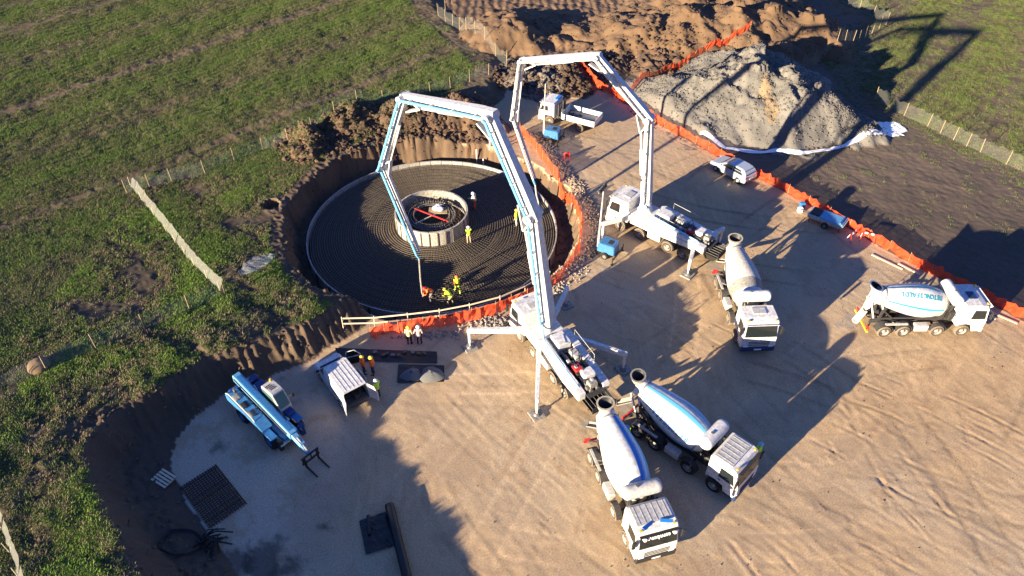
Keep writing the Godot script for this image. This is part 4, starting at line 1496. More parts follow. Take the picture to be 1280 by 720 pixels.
	tk.lathe([Vector2(0.05, -1.14), Vector2(0.30, -1.1), Vector2(0.40, -1.0), Vector2(0.42, -0.8), Vector2(0.42, 0.8), Vector2(0.40, 1.0), Vector2(0.30, 1.1), Vector2(0.05, 1.14)], Vector3(-1.22, 3.22, 0), Vector3.BACK, 26)
	var tank := put("water_tank", tk, o.get("tank", M.drum_white), t)
	put("filler_cap", MB.new().bar(Vector3(-1.22, 3.62, 0.3), Vector3(-1.22, 3.7, 0.3), 0.1, -1.0, 10), M.steel, tank)
	var ts := MB.new()
	for s in [-0.7, 0.7]:
		ts.beam(Vector3(-1.05, 1.0, s * 0.6), Vector3(-1.15, 2.85, s), Vector3.BACK, 0.1, 0.1)
		ts.beam(Vector3(-1.5, 1.0, s * 0.6), Vector3(-1.25, 2.85, s), Vector3.BACK, 0.08, 0.08)
	ts.bar(Vector3(-0.95, 1.7, -0.95), Vector3(-0.95, 1.7, 0.95), 0.06)
	put("tank_stand", ts, M.frame, t)
	var en := MB.new()
	en.soft(Vector3(-0.95, 1.55, 0.55), Vector3(0.4, 0.7, 0.45), 0.06)
	en.bar(Vector3(-0.85, 1.0, -0.85), Vector3(-0.85, 2.5, -0.85), 0.09)
	put("air_filter", en, M.dark, t)
	var cab := truck_cab(t, o)
	if o.has("visor_text"):
		var l := put("sign_text", text_mesh(o.visor_text, 0.30), M.helmet_white, cab)
		l.transform = Transform3D(Basis(Vector3(0, 0, -1), Vector3(-0.4, 0.92, 0).normalized(), Vector3(0.92, 0.4, 0).normalized()), Vector3(1.335, 2.56, 0.0))
		for s in [-1, 1]:
			put("spot_lamp", MB.new().bar(Vector3(1.30, 2.62, 0.86 * s), Vector3(1.42, 2.66, 0.86 * s), 0.11, -1.0, 12), M.lamp, cab)
		for s in [-1, 1]:
			put("blue_sign", MB.new().beam(Vector3(0.72, 3.02, 0.25 * s), Vector3(1.0, 3.14, 0.85 * s), Vector3.UP, 0.03, 0.2), M.blue, cab)
	return t

# strip of surface wrapped on a turned shape: normals point away from the axis
func open_sheet(rows: Array, at: Vector3, dir: Vector3) -> MB:
	var b := MB.new()
	for i in rows.size() - 1:
		for j in rows[i].size() - 1:
			var q := [rows[i][j], rows[i][j + 1], rows[i + 1][j + 1], rows[i + 1][j]]
			var n := []
			for p in q:
				var o: Vector3 = p - at
				n.append((o - dir * o.dot(dir)).normalized())
			b.tri(q[0], q[1], q[2], n[0], n[1], n[2])
			b.tri(q[0], q[2], q[3], n[0], n[2], n[3])
	return b

# ---------------------------------------------------------------- boom pump; its slewing column stands at x = 0
func pump(label: String, at: Vector3, az: float, feet: Array, joints: Array, hose_end: Vector3, o: Dictionary) -> Node3D:
	var t := thing("concrete_pump_truck", label, "pump truck", at, heading(az), "boom pump trucks")
	var f := MB.new()
	for s in [-1, 1]:
		f.box(Vector3(-2.5, 0.95, 0.42 * s), Vector3(9.0, 0.28, 0.09))
	for a in [1.5, -0.4, -3.1, -4.5]:
		f.bar(Vector3(a, 0.52, -0.95), Vector3(a, 0.52, 0.95), 0.09)
	for i in 9:
		f.box(Vector3(-6.6 + i * 0.95, 0.95, 0), Vector3(0.1, 0.22, 0.76))
	f.box(Vector3(1.3, 0.85, 0), Vector3(1.4, 0.6, 0.7))
	put("chassis", f, M.frame, t)
	var k := 0
	for s in [-1, 1]:
		for a in [1.5, -0.4]:
			wheel(t, Vector3(a, 0.52, 1.06 * s), 0.52, 0.32, o.tyre, M.rim)
		for a in [-3.1, -4.5]:
			wheel(t, Vector3(a, 0.52, 0.95 * s), 0.52, 0.58, o.tyre, M.rim)
			mudguard(t, Vector3(a, 0.52, 0.95 * s), 0.62, 0.6, M.frame)
		# long side box and walkway
		put("side_box", MB.new().prism([Vector2(-0.9, 1.18), Vector2(-0.9, 2.3), Vector2(-1.3, 2.5), Vector2(-3.0, 2.35), Vector2(-6.2, 1.95), Vector2(-6.2, 1.4)], 0.66 if s > 0 else -1.2, 1.2 if s > 0 else -0.66, 0.04), M.white, t)
		put("walkway_edge", MB.new().box(Vector3(-3.5, 1.95, 1.24 * s), Vector3(4.6, 0.05, 0.06), Basis(Vector3.BACK, 0.1)), M.pale_blue, t)
		put("locker", MB.new().soft(Vector3(-1.75, 0.86, 0.98 * s), Vector3(1.2, 0.55, 0.46), 0.05), M.white if s < 0 else M.roof_grey, t)
	var cabin := truck_cab_at(t, o, Vector3(1.5, 0.02, 0))
	# slewing column
	var c := MB.new()
	c.prism([Vector2(0.95, 1.1), Vector2(0.85, 2.1), Vector2(-1.0, 2.1), Vector2(-1.3, 1.1)], -1.1, 1.1, 0.08)
	put("outrigger_frame", c, M.white, t)
	c = MB.new()
	c.lathe([Vector2(0.62, 2.05), Vector2(0.62, 2.35), Vector2(0.5, 2.4), Vector2(0.46, 3.1)], Vector3.ZERO, Vector3.UP, 24)
	put("slewing_column", c, M.white, t)
	# outriggers
	for q in feet:
		var root: Vector3 = q[0]
		var foot: Vector3 = q[1]
		var el := Vector3(foot.x, q[2], foot.z)
		var leg := put("outrigger", MB.new().beam(root, el, Vector3.UP, 0.5, 0.34, 0.36, 0.26, 0.03), M.white, t)
		put("inner_beam", MB.new().beam(root.lerp(el, 0.75) + Vector3(0, 0.0, 0), el + (el - root).normalized() * 0.16, Vector3.UP, 0.29, 0.2, 0.27, 0.18), M.white, leg)
		put("jack", MB.new().bar(el + Vector3(0, 0.18, 0), Vector3(foot.x, 0.62, foot.z), 0.12).bar(Vector3(foot.x, 0.7, foot.z), Vector3(foot.x, 0.12, foot.z), 0.07), M.white, leg)
		put("foot_plate", MB.new().lathe([Vector2(0.16, 0.24), Vector2(0.26, 0.15), Vector2(0.26, 0.11)], Vector3(foot.x, 0, foot.z), Vector3.UP, 12), M.steel, leg)
		put("spreader_board", MB.new().soft(Vector3(foot.x, 0.05, foot.z), Vector3(0.9, 0.12, 0.9), 0.02), M.worn, leg)
	# pumping gear on the deck
	var deck := put("deck", MB.new().box(Vector3(-3.8, 1.7, 0), Vector3(5.4, 0.08, 1.28)), M.frame, t)
	for s in [-1, 1]:
		put("pump_cylinder", MB.new().bar(Vector3(-2.4, 2.1, 0.24 * s), Vector3(-6.2, 1.85, 0.24 * s), 0.15, -1.0, 12), M.steel, t)
		put("handrail", MB.new().tube([Vector3(-2.0, 2.4, 1.1 * s), Vector3(-2.0, 3.1, 1.1 * s), Vector3(-4.4, 2.9, 1.1 * s), Vector3(-4.4, 2.1, 1.1 * s)], 0.022, 5), M.roof_grey, t)
	put("hydraulic_tank", MB.new().soft(Vector3(-1.9, 2.35, 0.05), Vector3(1.2, 0.8, 1.0), 0.06), M.white, t)
	put("water_box", MB.new().soft(Vector3(-3.3, 2.25, 0.32), Vector3(0.9, 0.55, 0.5), 0.05), M.roof_grey, t)
	put("valve_block", MB.new().soft(Vector3(-4.4, 2.2, -0.2), Vector3(0.6, 0.4, 0.55), 0.04), M.red, t)
	put("oil_cooler", MB.new().soft(Vector3(-5.1, 2.25, 0.15), Vector3(0.7, 0.5, 0.8), 0.04), M.white, t)
	put("tool_chest", MB.new().soft(Vector3(-5.85, 2.15, 0.0), Vector3(0.5, 0.45, 0.6), 0.04), M.worn, t)
	for i in 7:
		var z := rng.randf_range(-0.5, 0.5)
		put("hydraulic_hose", MB.new().tube([Vector3(-2.4 - 0.3 * i, 2.0, z), Vector3(-2.9 - 0.3 * i, 2.7 + 0.12 * (i % 3), z + 0.1), Vector3(-3.5 - 0.3 * i, 2.0, z * 0.5)], 0.035, 5), M.black, t)
	for i in 16:
		put("fitting", MB.new().soft(Vector3(-2.5 - 0.23 * i, 2.0 + 0.14 * (i % 3), -0.42 + 0.8 * ((i * 7) % 5) / 5.0), Vector3(0.26, 0.3, 0.22), 0.03), [M.steel, M.dark, M.roof_grey][i % 3], t)
	# rear hopper with grate, outriggers' control pipe
	var h := MB.new()
	var r0 := []
	var r1 := []
	for p in [[-6.2, -0.55], [-6.9, -0.55], [-6.9, 0.55], [-6.2, 0.55]]:
		r0.append(Vector3(p[0], 0.62, p[1]))
	for p in [[-6.05, -0.95], [-7.35, -0.95], [-7.35, 0.95], [-6.05, 0.95]]:
		r1.append(Vector3(p[0], 1.42, p[1]))
	h.loft([r0, r1], false, true, false)
	var hop := put("receiving_hopper", h, M.dark, t)
	for i in 6:
		put("grate_bar", MB.new().box(Vector3(-6.7, 1.4, -0.75 + 0.3 * i), Vector3(1.26, 0.04, 0.03)), M.steel, hop)
	put("splash_flap", MB.new().beam(Vector3(-7.36, 1.45, -0.9), Vector3(-7.36, 1.45, 0.9), Vector3.UP, 0.5, 0.04), M.black, hop)
	var dp := MB.new()
	dp.tube([Vector3(-6.0, 1.0, -0.1), Vector3(-5.9, 1.7, -0.75), Vector3(-5.4, 2.2, -0.95), Vector3(-1.4, 2.62, -0.95), Vector3(-0.5, 2.6, -0.5), Vector3(-0.2, 3.0, -0.45)], 0.075, 8)
	put("delivery_pipe", dp, M.pale_blue, t)
	# boom, given in world space
	var inv := t.transform.affine_inverse()
	var P := []
	for j in joints:
		P.append(inv * j)
	var flat := Vector3(P[P.size() - 2].x - P[0].x, 0, P[P.size() - 2].z - P[0].z).normalized()
	var side := -flat.cross(Vector3.UP).normalized()
	# first section starts at the column top
	var wid: Array = o.widths
	for i in P.size() - 1:
		var a: Vector3 = P[i]
		var b: Vector3 = P[i + 1]
		var d := (b - a).normalized()
		var off := side * (0.0 if i % 2 == 0 else 0.10)
		var wa: float = wid[i]
		var wb: float = wid[i] * 0.82
		var mid := a.lerp(b, 0.12)
		var bm := MB.new()
		bm.beam(a - d * wa * 0.35 + off, mid + off, side, wa * 0.72, wa * 0.9, wa * 0.8, wa, 0.05)
		bm.beam(mid + off, b + d * wb * 0.3 + off, side, wa * 0.8, wa, wb * 0.7, wb * 0.78, 0.05)
		var sec := put("boom_section", bm, M.white, t)
		# pipe with clamps along the section
		var po := side * (wa * 0.5 + 0.22)
		var up := side.cross(d).normalized()
		if up.y < 0.0:
			up = -up
		var pipe_off := po + off
		put("concrete_pipe", MB.new().bar(a + pipe_off, b + pipe_off, 0.1, -1.0, 8), o.get("pipe", M.pipe_blue), sec)
		var cl := MB.new()
		var cnt := int(a.distance_to(b) / 1.5)
		for s in cnt:
			var q := a.lerp(b, (s + 0.5) / cnt)
			cl.beam(q + off + side * wa * 0.3, q + pipe_off + side * 0.06, d, 0.07, 0.2)
		put("pipe_clamps", cl, M.white, sec)
		# ram and knuckle links towards the next joint
		if i < P.size() - 2:
			var nx: Vector3 = (P[i + 2] - b).normalized()
			var inside := (nx - d).normalized()
			var ra := a.lerp(b, 0.35) + inside * wa * 0.62 + off
			var rb := a.lerp(b, 0.86) + inside * wa * 0.85 + off
			put("ram", MB.new().bar(ra, ra.lerp(rb, 0.6), wa * 0.17, -1.0, 8).bar(ra.lerp(rb, 0.55), rb, wa * 0.10, -1.0, 8), M.white, sec)
			put("link", MB.new().beam(rb, b + inside * wa * 0.75 + nx * wa * 0.7 + off, side, wa * 0.55, 0.09).beam(rb, b + off - d * 0.3, side, wa * 0.55, 0.09), M.white, sec)
			put("knuckle", MB.new().bar(b - side * wa * 0.55 + off, b + side * (wa * 0.7 + 0.1), wb * 0.36, -1.0, 14), M.white if o.get("knuckle", 0) == 0 else M.roof_grey, sec)
			put("pipe_elbow", MB.new().tube([b + pipe_off - d * 0.1, b + pipe_off + side * 0.12, b + pipe_off + nx * 0.1], 0.1, 7), o.get("pipe", M.pipe_blue), sec)
		else:
			put("end_elbow", MB.new().tube([b + pipe_off - d * 0.1, b + pipe_off + d * 0.2, b + pipe_off * 0.5 + d * 0.3 + Vector3.DOWN * 0.3], 0.1, 7), M.pipe_blue, sec)
			var he := inv * hose_end
			var hs := b + pipe_off * 0.5 + d * 0.3 + Vector3.DOWN * 0.25
			put("end_hose", MB.new().tube([hs, hs.lerp(he, 0.5) + side * 0.06, he + Vector3(0, 0.35, 0), he], 0.075, 8), o.get("hose", M.worn), t)
	return t

func truck_cab_at(t: Node3D, o: Dictionary, at: Vector3) -> MeshInstance3D:
	var c := truck_cab(t, o)
	c.position = at
	return c

# ---------------------------------------------------------------- telehandler
func telehandler() -> void:
	var t := thing("telehandler", "blue telescopic handler with its boom lowered, parked beside the earth bank", "telehandler", Vector3(-15.5, 0, -30.2), heading(132.0))
	var b := MB.new()
	b.soft(Vector3(0, 0.85, 0), Vector3(4.9, 0.5, 1.1), 0.06)
	b.soft(Vector3(-1.9, 1.1, 0), Vector3(1.1, 0.6, 1.9), 0.08)
	put("chassis", b, M.tele_blue, t)
	for s in [-1, 1]:
		for x in [1.55, -1.45]:
			wheel(t, Vector3(x, 0.6, 0.95 * s), 0.6, 0.42, M.tyre, M.tele_blue)
			var mg := MB.new()
			mg.soft(Vector3(x, 1.26, 0.95 * s), Vector3(1.15, 0.08, 0.5), 0.03)
			put("fender", mg, M.tele_blue, t)
		put("stabilizer", MB.new().soft(Vector3(2.35, 0.75, 0.8 * s), Vector3(0.35, 0.9, 0.3), 0.04), M.dark if s > 0 else M.tele_dark, t)
	# turntable and hood with engine bay on the right
	put("turntable", MB.new().lathe([Vector2(0.85, 1.1), Vector2(0.85, 1.3), Vector2(0.7, 1.32)], Vector3(0, 0, 0), Vector3.UP, 24), M.tele_dark, t)
	var hood := MB.new()
	hood.prism([Vector2(-2.75, 1.3), Vector2(-2.75, 1.85), Vector2(-2.4, 1.95), Vector2(0.4, 1.62), Vector2(1.2, 1.35), Vector2(1.2, 1.28)], 0.42, 1.2, 0.05)
	var hd := put("engine_hood", hood, M.tower_blue, t)
	for i in 3:
		put("hood_vent", MB.new().soft(Vector3(-1.9 + 0.85 * i, 1.93 - 0.09 * i, 0.82), Vector3(0.5, 0.05, 0.46), 0.015, Basis(Vector3.BACK, -0.11)), [M.worn, M.dark, M.steel][i], hd)
	put("hood_rail", MB.new().tube([Vector3(-2.7, 1.9, 1.14), Vector3(-2.3, 2.12, 1.14), Vector3(0.2, 1.8, 1.14), Vector3(0.4, 1.6, 1.14)], 0.03, 6), M.pale_wood, hd)
	for i in 5:
		put("hydraulic_line", MB.new().tube([Vector3(-2.2 + 0.5 * i, 1.75 - 0.06 * i, 0.35), Vector3(-1.9 + 0.5 * i, 1.95 - 0.06 * i, 0.42), Vector3(-1.5 + 0.5 * i, 1.62 - 0.06 * i, 0.38)], 0.035, 5), M.black, t)
	for s in [-1, 1]:
		put("mirror", MB.new().bar(Vector3(0.7, 2.2, -1.25), Vector3(0.9, 2.35, -1.5), 0.02, -1.0, 5).soft(Vector3(0.92, 2.3, -1.52), Vector3(0.06, 0.3, 0.2), 0.02), M.black, t) if s > 0 else null
	put("exhaust", MB.new().bar(Vector3(-2.3, 1.9, 0.7), Vector3(-2.3, 2.3, 0.7), 0.09), M.steel, hd)
	put("counterweight", MB.new().soft(Vector3(-2.65, 1.5, -0.1), Vector3(0.5, 0.8, 2.1), 0.1), M.tele_dark, t)
	# cab on the left
	var cab := MB.new()
	cab.prism([Vector2(-0.75, 1.2), Vector2(-0.8, 2.72), Vector2(-0.7, 2.82), Vector2(0.25, 2.82), Vector2(0.4, 2.74), Vector2(0.95, 1.75), Vector2(0.95, 1.2)], -1.25, -0.4, 0.05)
	var cb := put("cab", cab, M.roof_grey, t)
	put("front_glass", MB.new().loft([[Vector3(0.45, 2.68, -1.17), Vector3(0.45, 2.68, -0.48), Vector3(0.93, 1.8, -0.48), Vector3(0.93, 1.8, -1.17)], [Vector3(0.47, 2.69, -1.17), Vector3(0.47, 2.69, -0.48), Vector3(0.95, 1.81, -0.48), Vector3(0.95, 1.81, -1.17)]], false), M.cab_glass, cb)
	put("side_glass", panel_on([Vector2(-0.68, 1.7), Vector2(-0.7, 2.6), Vector2(0.3, 2.6), Vector2(0.8, 1.75)], -1.252, -0.012), M.cab_glass, cb)
	put("inner_glass", panel_on([Vector2(-0.68, 1.9), Vector2(-0.7, 2.6), Vector2(0.3, 2.6), Vector2(0.72, 1.9)], -0.398, 0.012), M.cab_glass, cb)
	for i in 4:
		put("roof_slot", MB.new().box(Vector3(0.02 - 0.14 * i, 2.83, -0.82 + 0.05 * i), Vector3(0.07, 0.025, 0.42 - 0.06 * (i % 2))), M.black, cb)
	put("beacon", MB.new().bar(Vector3(-0.65, 2.8, -1.05), Vector3(-0.65, 3.0, -1.05), 0.07), M.yellow, cb)
	put("fuel_box", MB.new().soft(Vector3(1.15, 1.3, -0.85), Vector3(0.6, 0.55, 0.6), 0.06), M.tele_dark, t)
	put("rear_box", MB.new().soft(Vector3(-1.6, 1.5, -0.8), Vector3(1.2, 0.6, 0.7), 0.06), M.tele_dark, t)
	# telescopic boom
	var a := Vector3(-2.95, 2.42, 0.05)
	var e := Vector3(2.9, 1.45, 0.05)
	var s1 := put("boom_section", MB.new().beam(a, e, Vector3.BACK, 0.52, 0.62, 0.5, 0.55, 0.04), M.boom_blue, t)
	put("boom_top_plate", MB.new().beam(a + Vector3(0.3, 0.27, 0), a.lerp(e, 0.96) + Vector3(0, 0.29, 0), Vector3.BACK, 0.3, 0.03), M.tele_blue, s1)
	put("boom_hose", MB.new().tube([a + Vector3(0.2, 0.1, 0.3), a.lerp(e, 0.5) + Vector3(0, 0.12, 0.31), e + Vector3(-0.3, 0.1, 0.3)], 0.04, 6), M.black, s1)
	put("lift_cylinder", MB.new().bar(Vector3(-0.6, 1.35, 0.05), Vector3(1.5, 1.5, 0.05), 0.11), M.steel, t)
	var e2 := Vector3(3.75, 1.22, 0.05)
	var s2 := put("boom_extension", MB.new().beam(e, e2, Vector3.BACK, 0.38, 0.42, 0.36, 0.38, 0.03), M.boom_blue, t)
	put("boom_head", MB.new().beam(e2 - Vector3(0.1, -0.05, 0), Vector3(4.15, 0.75, 0.05), Vector3.BACK, 0.3, 0.34, 0.26, 0.3, 0.03), M.boom_blue, s2)
	put("tilt_cylinder", MB.new().bar(Vector3(3.3, 1.6, 0.05), Vector3(4.2, 1.05, 0.05), 0.07), M.worn, s2)
	var cr := MB.new()
	for y in [0.35, 0.85]:
		cr.box(Vector3(4.32, y, 0.05), Vector3(0.09, 0.1, 1.25))
	for z in [-0.5, 0.0, 0.6]:
		cr.box(Vector3(4.33, 0.6, z), Vector3(0.07, 0.55, 0.08))
	var fr := put("fork_carriage", cr, M.dark, t)
	for z in [-0.4, 0.5]:
		put("fork", MB.new().box(Vector3(4.39, 0.5, z), Vector3(0.06, 0.8, 0.12)).loft([[Vector3(4.39, 0.06, z - 0.06), Vector3(4.39, 0.13, z - 0.06), Vector3(4.39, 0.13, z + 0.06), Vector3(4.39, 0.06, z + 0.06)], [Vector3(5.5, 0.06, z - 0.05), Vector3(5.5, 0.075, z - 0.05), Vector3(5.5, 0.075, z + 0.05), Vector3(5.5, 0.06, z + 0.05)]], false), M.black, fr)
	put("counter_box", MB.new().soft(Vector3(2.2, 0.8, 0.55), Vector3(0.8, 0.1, 0.7), 0.02), M.roof_grey, t)

# ---------------------------------------------------------------- van
func van() -> void:
	var t := thing("delivery_van", "white van with its front and rear doors open, beside the black mats", "van", Vector3(-11.4, 0, -33.3), heading(-37.0))
	var lower := MB.new()
	lower.prism([Vector2(2.28, 0.3), Vector2(2.36, 0.55), Vector2(2.3, 0.86), Vector2(2.1, 0.98), Vector2(1.42, 1.14), Vector2(0.62, 1.2), Vector2(0.62, 0.3)], -0.94, 0.94, 0.12)
	var body := put("front_body", lower, M.white, t)
	# cabin with slanted screen
	var up := MB.new()
	up.loft([[Vector3(1.46, 1.1, -0.88), Vector3(1.46, 1.1, 0.88), Vector3(0.55, 1.1, 0.92), Vector3(0.55, 1.1, -0.92)], [Vector3(0.78, 1.82, -0.72), Vector3(0.78, 1.82, 0.72), Vector3(0.55, 1.9, 0.78), Vector3(0.55, 1.9, -0.78)]], false)
	put("cabin", up, M.white, body)
	var n := Vector3(0.72, 0.68, 0).normalized() * 0.015
	var q := [Vector3(1.42, 1.15, -0.8), Vector3(1.42, 1.15, 0.8), Vector3(0.84, 1.765, 0.66), Vector3(0.84, 1.765, -0.66)]
	put("windscreen", MB.new().loft([q, q.map(func(p): return p + n)], false), M.glass, body)
	for s in [-1, 1]:
		put("headlight", MB.new().soft(Vector3(2.26, 0.82, 0.68 * s), Vector3(0.16, 0.16, 0.36), 0.03), M.lamp, body)
		put("mirror", MB.new().soft(Vector3(1.25, 1.2, 1.06 * s), Vector3(0.12, 0.2, 0.22), 0.03), M.dark, body)
	put("cowl", MB.new().box(Vector3(1.5, 1.145, 0), Vector3(0.16, 0.03, 1.5)), M.black, body)
	put("front_bumper", MB.new().soft(Vector3(2.3, 0.42, 0), Vector3(0.18, 0.24, 1.8), 0.05), M.dark, body)
	put("side_window", MB.new().loft([[Vector3(1.3, 1.2, -0.885), Vector3(0.86, 1.68, -0.79), Vector3(0.6, 1.72, -0.8), Vector3(0.6, 1.2, -0.92)], [Vector3(1.3, 1.2, -0.905), Vector3(0.86, 1.68, -0.81), Vector3(0.6, 1.72, -0.82), Vector3(0.6, 1.2, -0.94)]], false), M.glass, body)
	# load space: shell with a ribbed roof, open at the back
	var sh := MB.new()
	for s in [-1, 1]:
		sh.loft([[Vector3(0.62, 0.32, 0.94 * s), Vector3(0.62, 1.2, 0.95 * s), Vector3(0.62, 1.86, 0.8 * s), Vector3(0.62, 1.86, 0.75 * s), Vector3(0.62, 1.2, 0.89 * s), Vector3(0.62, 0.32, 0.89 * s)], [Vector3(-2.2, 0.34, 0.94 * s), Vector3(-2.2, 1.2, 0.95 * s), Vector3(-2.14, 1.84, 0.8 * s), Vector3(-2.14, 1.84, 0.75 * s), Vector3(-2.2, 1.2, 0.89 * s), Vector3(-2.2, 0.34, 0.89 * s)]], false)
	sh.box(Vector3(0.6, 1.1, 0), Vector3(0.04, 1.5, 1.76))
	put("load_body", sh, M.white, t)
	var rf := MB.new()
	rf.soft(Vector3(-0.78, 1.88, 0), Vector3(2.82, 0.08, 1.64), 0.03)
	var roof := put("roof", rf, M.white, t)
	for i in 5:
		put("roof_rib", MB.new().box(Vector3(-0.8, 1.93, -0.56 + 0.28 * i), Vector3(2.5, 0.01, 0.05)), M.white, roof)
	put("load_floor", MB.new().box(Vector3(-0.8, 0.5, 0), Vector3(2.78, 0.06, 1.76)), M.steel, t)
	for i in 4:
		put("cargo_crate", MB.new().soft(Vector3(-0.6 - 0.4 * i, 0.72, -0.5 + 0.33 * ((i * 2) % 4)), Vector3(0.36, 0.36, 0.4), 0.02), [M.worn, M.dark, M.dark, M.frame][i], t)
	for s in [-1, 1]:
		for x in [1.42, -1.42]:
			wheel(t, Vector3(x, 0.33, 0.84 * s), 0.33, 0.22, M.tyre, M.rim)
	# open doors
	put("rear_door", MB.new().loft([[Vector3(-2.2, 0.4, -0.95), Vector3(-2.2, 1.2, -0.97), Vector3(-2.14, 1.8, -0.82), Vector3(-2.15, 1.8, -0.86), Vector3(-2.2, 1.2, -1.01), Vector3(-2.2, 0.4, -0.99)], [Vector3(-2.98, 0.4, -1.15), Vector3(-2.98, 1.2, -1.17), Vector3(-2.9, 1.8, -1.02), Vector3(-2.9, 1.8, -1.06), Vector3(-2.98, 1.2, -1.21), Vector3(-2.98, 0.4, -1.19)]], false), M.white, t)
	put("rear_door", MB.new().loft([[Vector3(-2.2, 0.4, 0.95), Vector3(-2.2, 1.2, 0.97), Vector3(-2.14, 1.8, 0.82), Vector3(-2.15, 1.8, 0.86), Vector3(-2.2, 1.2, 1.01), Vector3(-2.2, 0.4, 0.99)], [Vector3(-2.8, 0.4, 1.2), Vector3(-2.8, 1.2, 1.22), Vector3(-2.72, 1.8, 1.07), Vector3(-2.72, 1.8, 1.11), Vector3(-2.8, 1.2, 1.26), Vector3(-2.8, 0.4, 1.24)]], false), M.white, t)
	put("sliding_door", MB.new().soft(Vector3(-1.0, 1.05, 1.06), Vector3(1.3, 1.35, 0.07), 0.03), M.white, t)
	var fd := put("front_door", MB.new().soft(Vector3(1.12, 0.78, 1.5), Vector3(0.07, 0.8, 1.0), 0.03, Basis(Vector3.UP, -0.35)), M.white, t)
	put("door_frame", MB.new().tube([Vector3(1.28, 1.18, 1.04), Vector3(1.2, 1.72, 1.1), Vector3(1.05, 1.74, 1.62), Vector3(0.95, 1.18, 1.98)], 0.035, 6), M.white, fd)
	put("door_window", MB.new().loft([[Vector3(1.27, 1.18, 1.05), Vector3(1.19, 1.7, 1.1), Vector3(1.05, 1.72, 1.6), Vector3(0.96, 1.18, 1.96)], [Vector3(1.25, 1.18, 1.05), Vector3(1.17, 1.7, 1.1), Vector3(1.03, 1.72, 1.6), Vector3(0.94, 1.18, 1.96)]], false), M.glass, fd)
	put("door_trim", MB.new().soft(Vector3(1.07, 0.78, 1.5), Vector3(0.04, 0.66, 0.84), 0.015, Basis(Vector3.UP, -0.35)), M.dark, fd)
	put("side_logo", MB.new().box(Vector3(-1.0, 0.95, -0.958), Vector3(0.5, 0.18, 0.012)), M.red, t)

# ---------------------------------------------------------------- silver car
func car() -> void:
	var t := thing("estate_car", "silver hatchback car parked against the orange net below the gravel heap", "car", Vector3(20.5, 0, -59.2), heading(-38.0))
	var b := MB.new()
	var sides := [Vector2(2.02, 0.32), Vector2(2.1, 0.5), Vector2(2.02, 0.7), Vector2(1.7, 0.82), Vector2(1.0, 0.95), Vector2(-1.9, 1.0), Vector2(-2.05, 0.9), Vector2(-2.1, 0.55), Vector2(-2.02, 0.32), Vector2(-1.65, 0.28), Vector2(-1.6, 0.5), Vector2(-1.3, 0.64), Vector2(-1.0, 0.5), Vector2(-0.95, 0.26), Vector2(0.95, 0.26), Vector2(1.0, 0.5), Vector2(1.3, 0.64), Vector2(1.6, 0.5), Vector2(1.65, 0.28)]
	b.prism(sides, -0.88, 0.88, 0.08)
	var body := put("body", b, M.silver, t)
	var g := MB.new()
	var rings := []
	for q in [[0.94, [1.05, -1.98, 0.85]], [1.2, [0.62, -1.86, 0.79]], [1.42, [0.12, -1.6, 0.68]], [1.48, [-0.15, -1.35, 0.6]]]:
		var y: float = q[0]
		var a: Array = q[1]
		rings.append([Vector3(a[0], y, -a[2] * 0.9), Vector3(a[0], y, a[2] * 0.9), Vector3(a[0] - 0.2, y, a[2]), Vector3(a[1] + 0.15, y, a[2]), Vector3(a[1], y, a[2] * 0.88), Vector3(a[1], y, -a[2] * 0.88), Vector3(a[1] + 0.15, y, -a[2]), Vector3(a[0] - 0.2, y, -a[2])])
	g.loft(rings, false)
	put("roof", g, M.silver, body)
	var pane := func(name_: String, pts: Array, nrm: Vector3):
		put(name_, MB.new().loft([pts, pts.map(func(p): return p + nrm * 0.014)], false), M.glass, body)
	pane.call("windscreen", [Vector3(1.0, 0.98, -0.68), Vector3(1.0, 0.98, 0.68), Vector3(0.2, 1.385, 0.56), Vector3(0.2, 1.385, -0.56)], Vector3(0.45, 0.89, 0))
	pane.call("rear_window", [Vector3(-1.96, 1.0, -0.66), Vector3(-1.96, 1.0, 0.66), Vector3(-1.68, 1.35, 0.58), Vector3(-1.68, 1.35, -0.58)], Vector3(-0.8, 0.6, 0))
	for s in [-1, 1]:
		pane.call("side_window", [Vector3(0.72, 0.98, 0.845 * s), Vector3(0.42, 1.18, 0.80 * s), Vector3(0.0, 1.36, 0.725 * s), Vector3(-0.45, 1.38, 0.71 * s), Vector3(-0.45, 0.98, 0.85 * s)], Vector3(0, 0.2, s))
		pane.call("side_window", [Vector3(-0.52, 0.98, 0.85 * s), Vector3(-0.52, 1.38, 0.71 * s), Vector3(-1.3, 1.36, 0.715 * s), Vector3(-1.65, 1.0, 0.845 * s)], Vector3(0, 0.2, s))
		for x in [1.3, -1.3]:
			wheel(t, Vector3(x, 0.31, 0.78 * s), 0.31, 0.2, M.tyre, M.silver)
		put("headlight", MB.new().soft(Vector3(1.94, 0.66, 0.62 * s), Vector3(0.2, 0.13, 0.34), 0.03), M.lamp, body)
		put("tail_lamp", MB.new().soft(Vector3(-2.03, 0.84, 0.72 * s), Vector3(0.1, 0.2, 0.22), 0.02), M.red, body)
		put("mirror", MB.new().soft(Vector3(0.75, 1.0, 0.96 * s), Vector3(0.1, 0.12, 0.18), 0.02), M.silver, body)
	put("number_plate", MB.new().box(Vector3(-2.1, 0.62, 0), Vector3(0.02, 0.11, 0.5)), M.helmet_white, body)

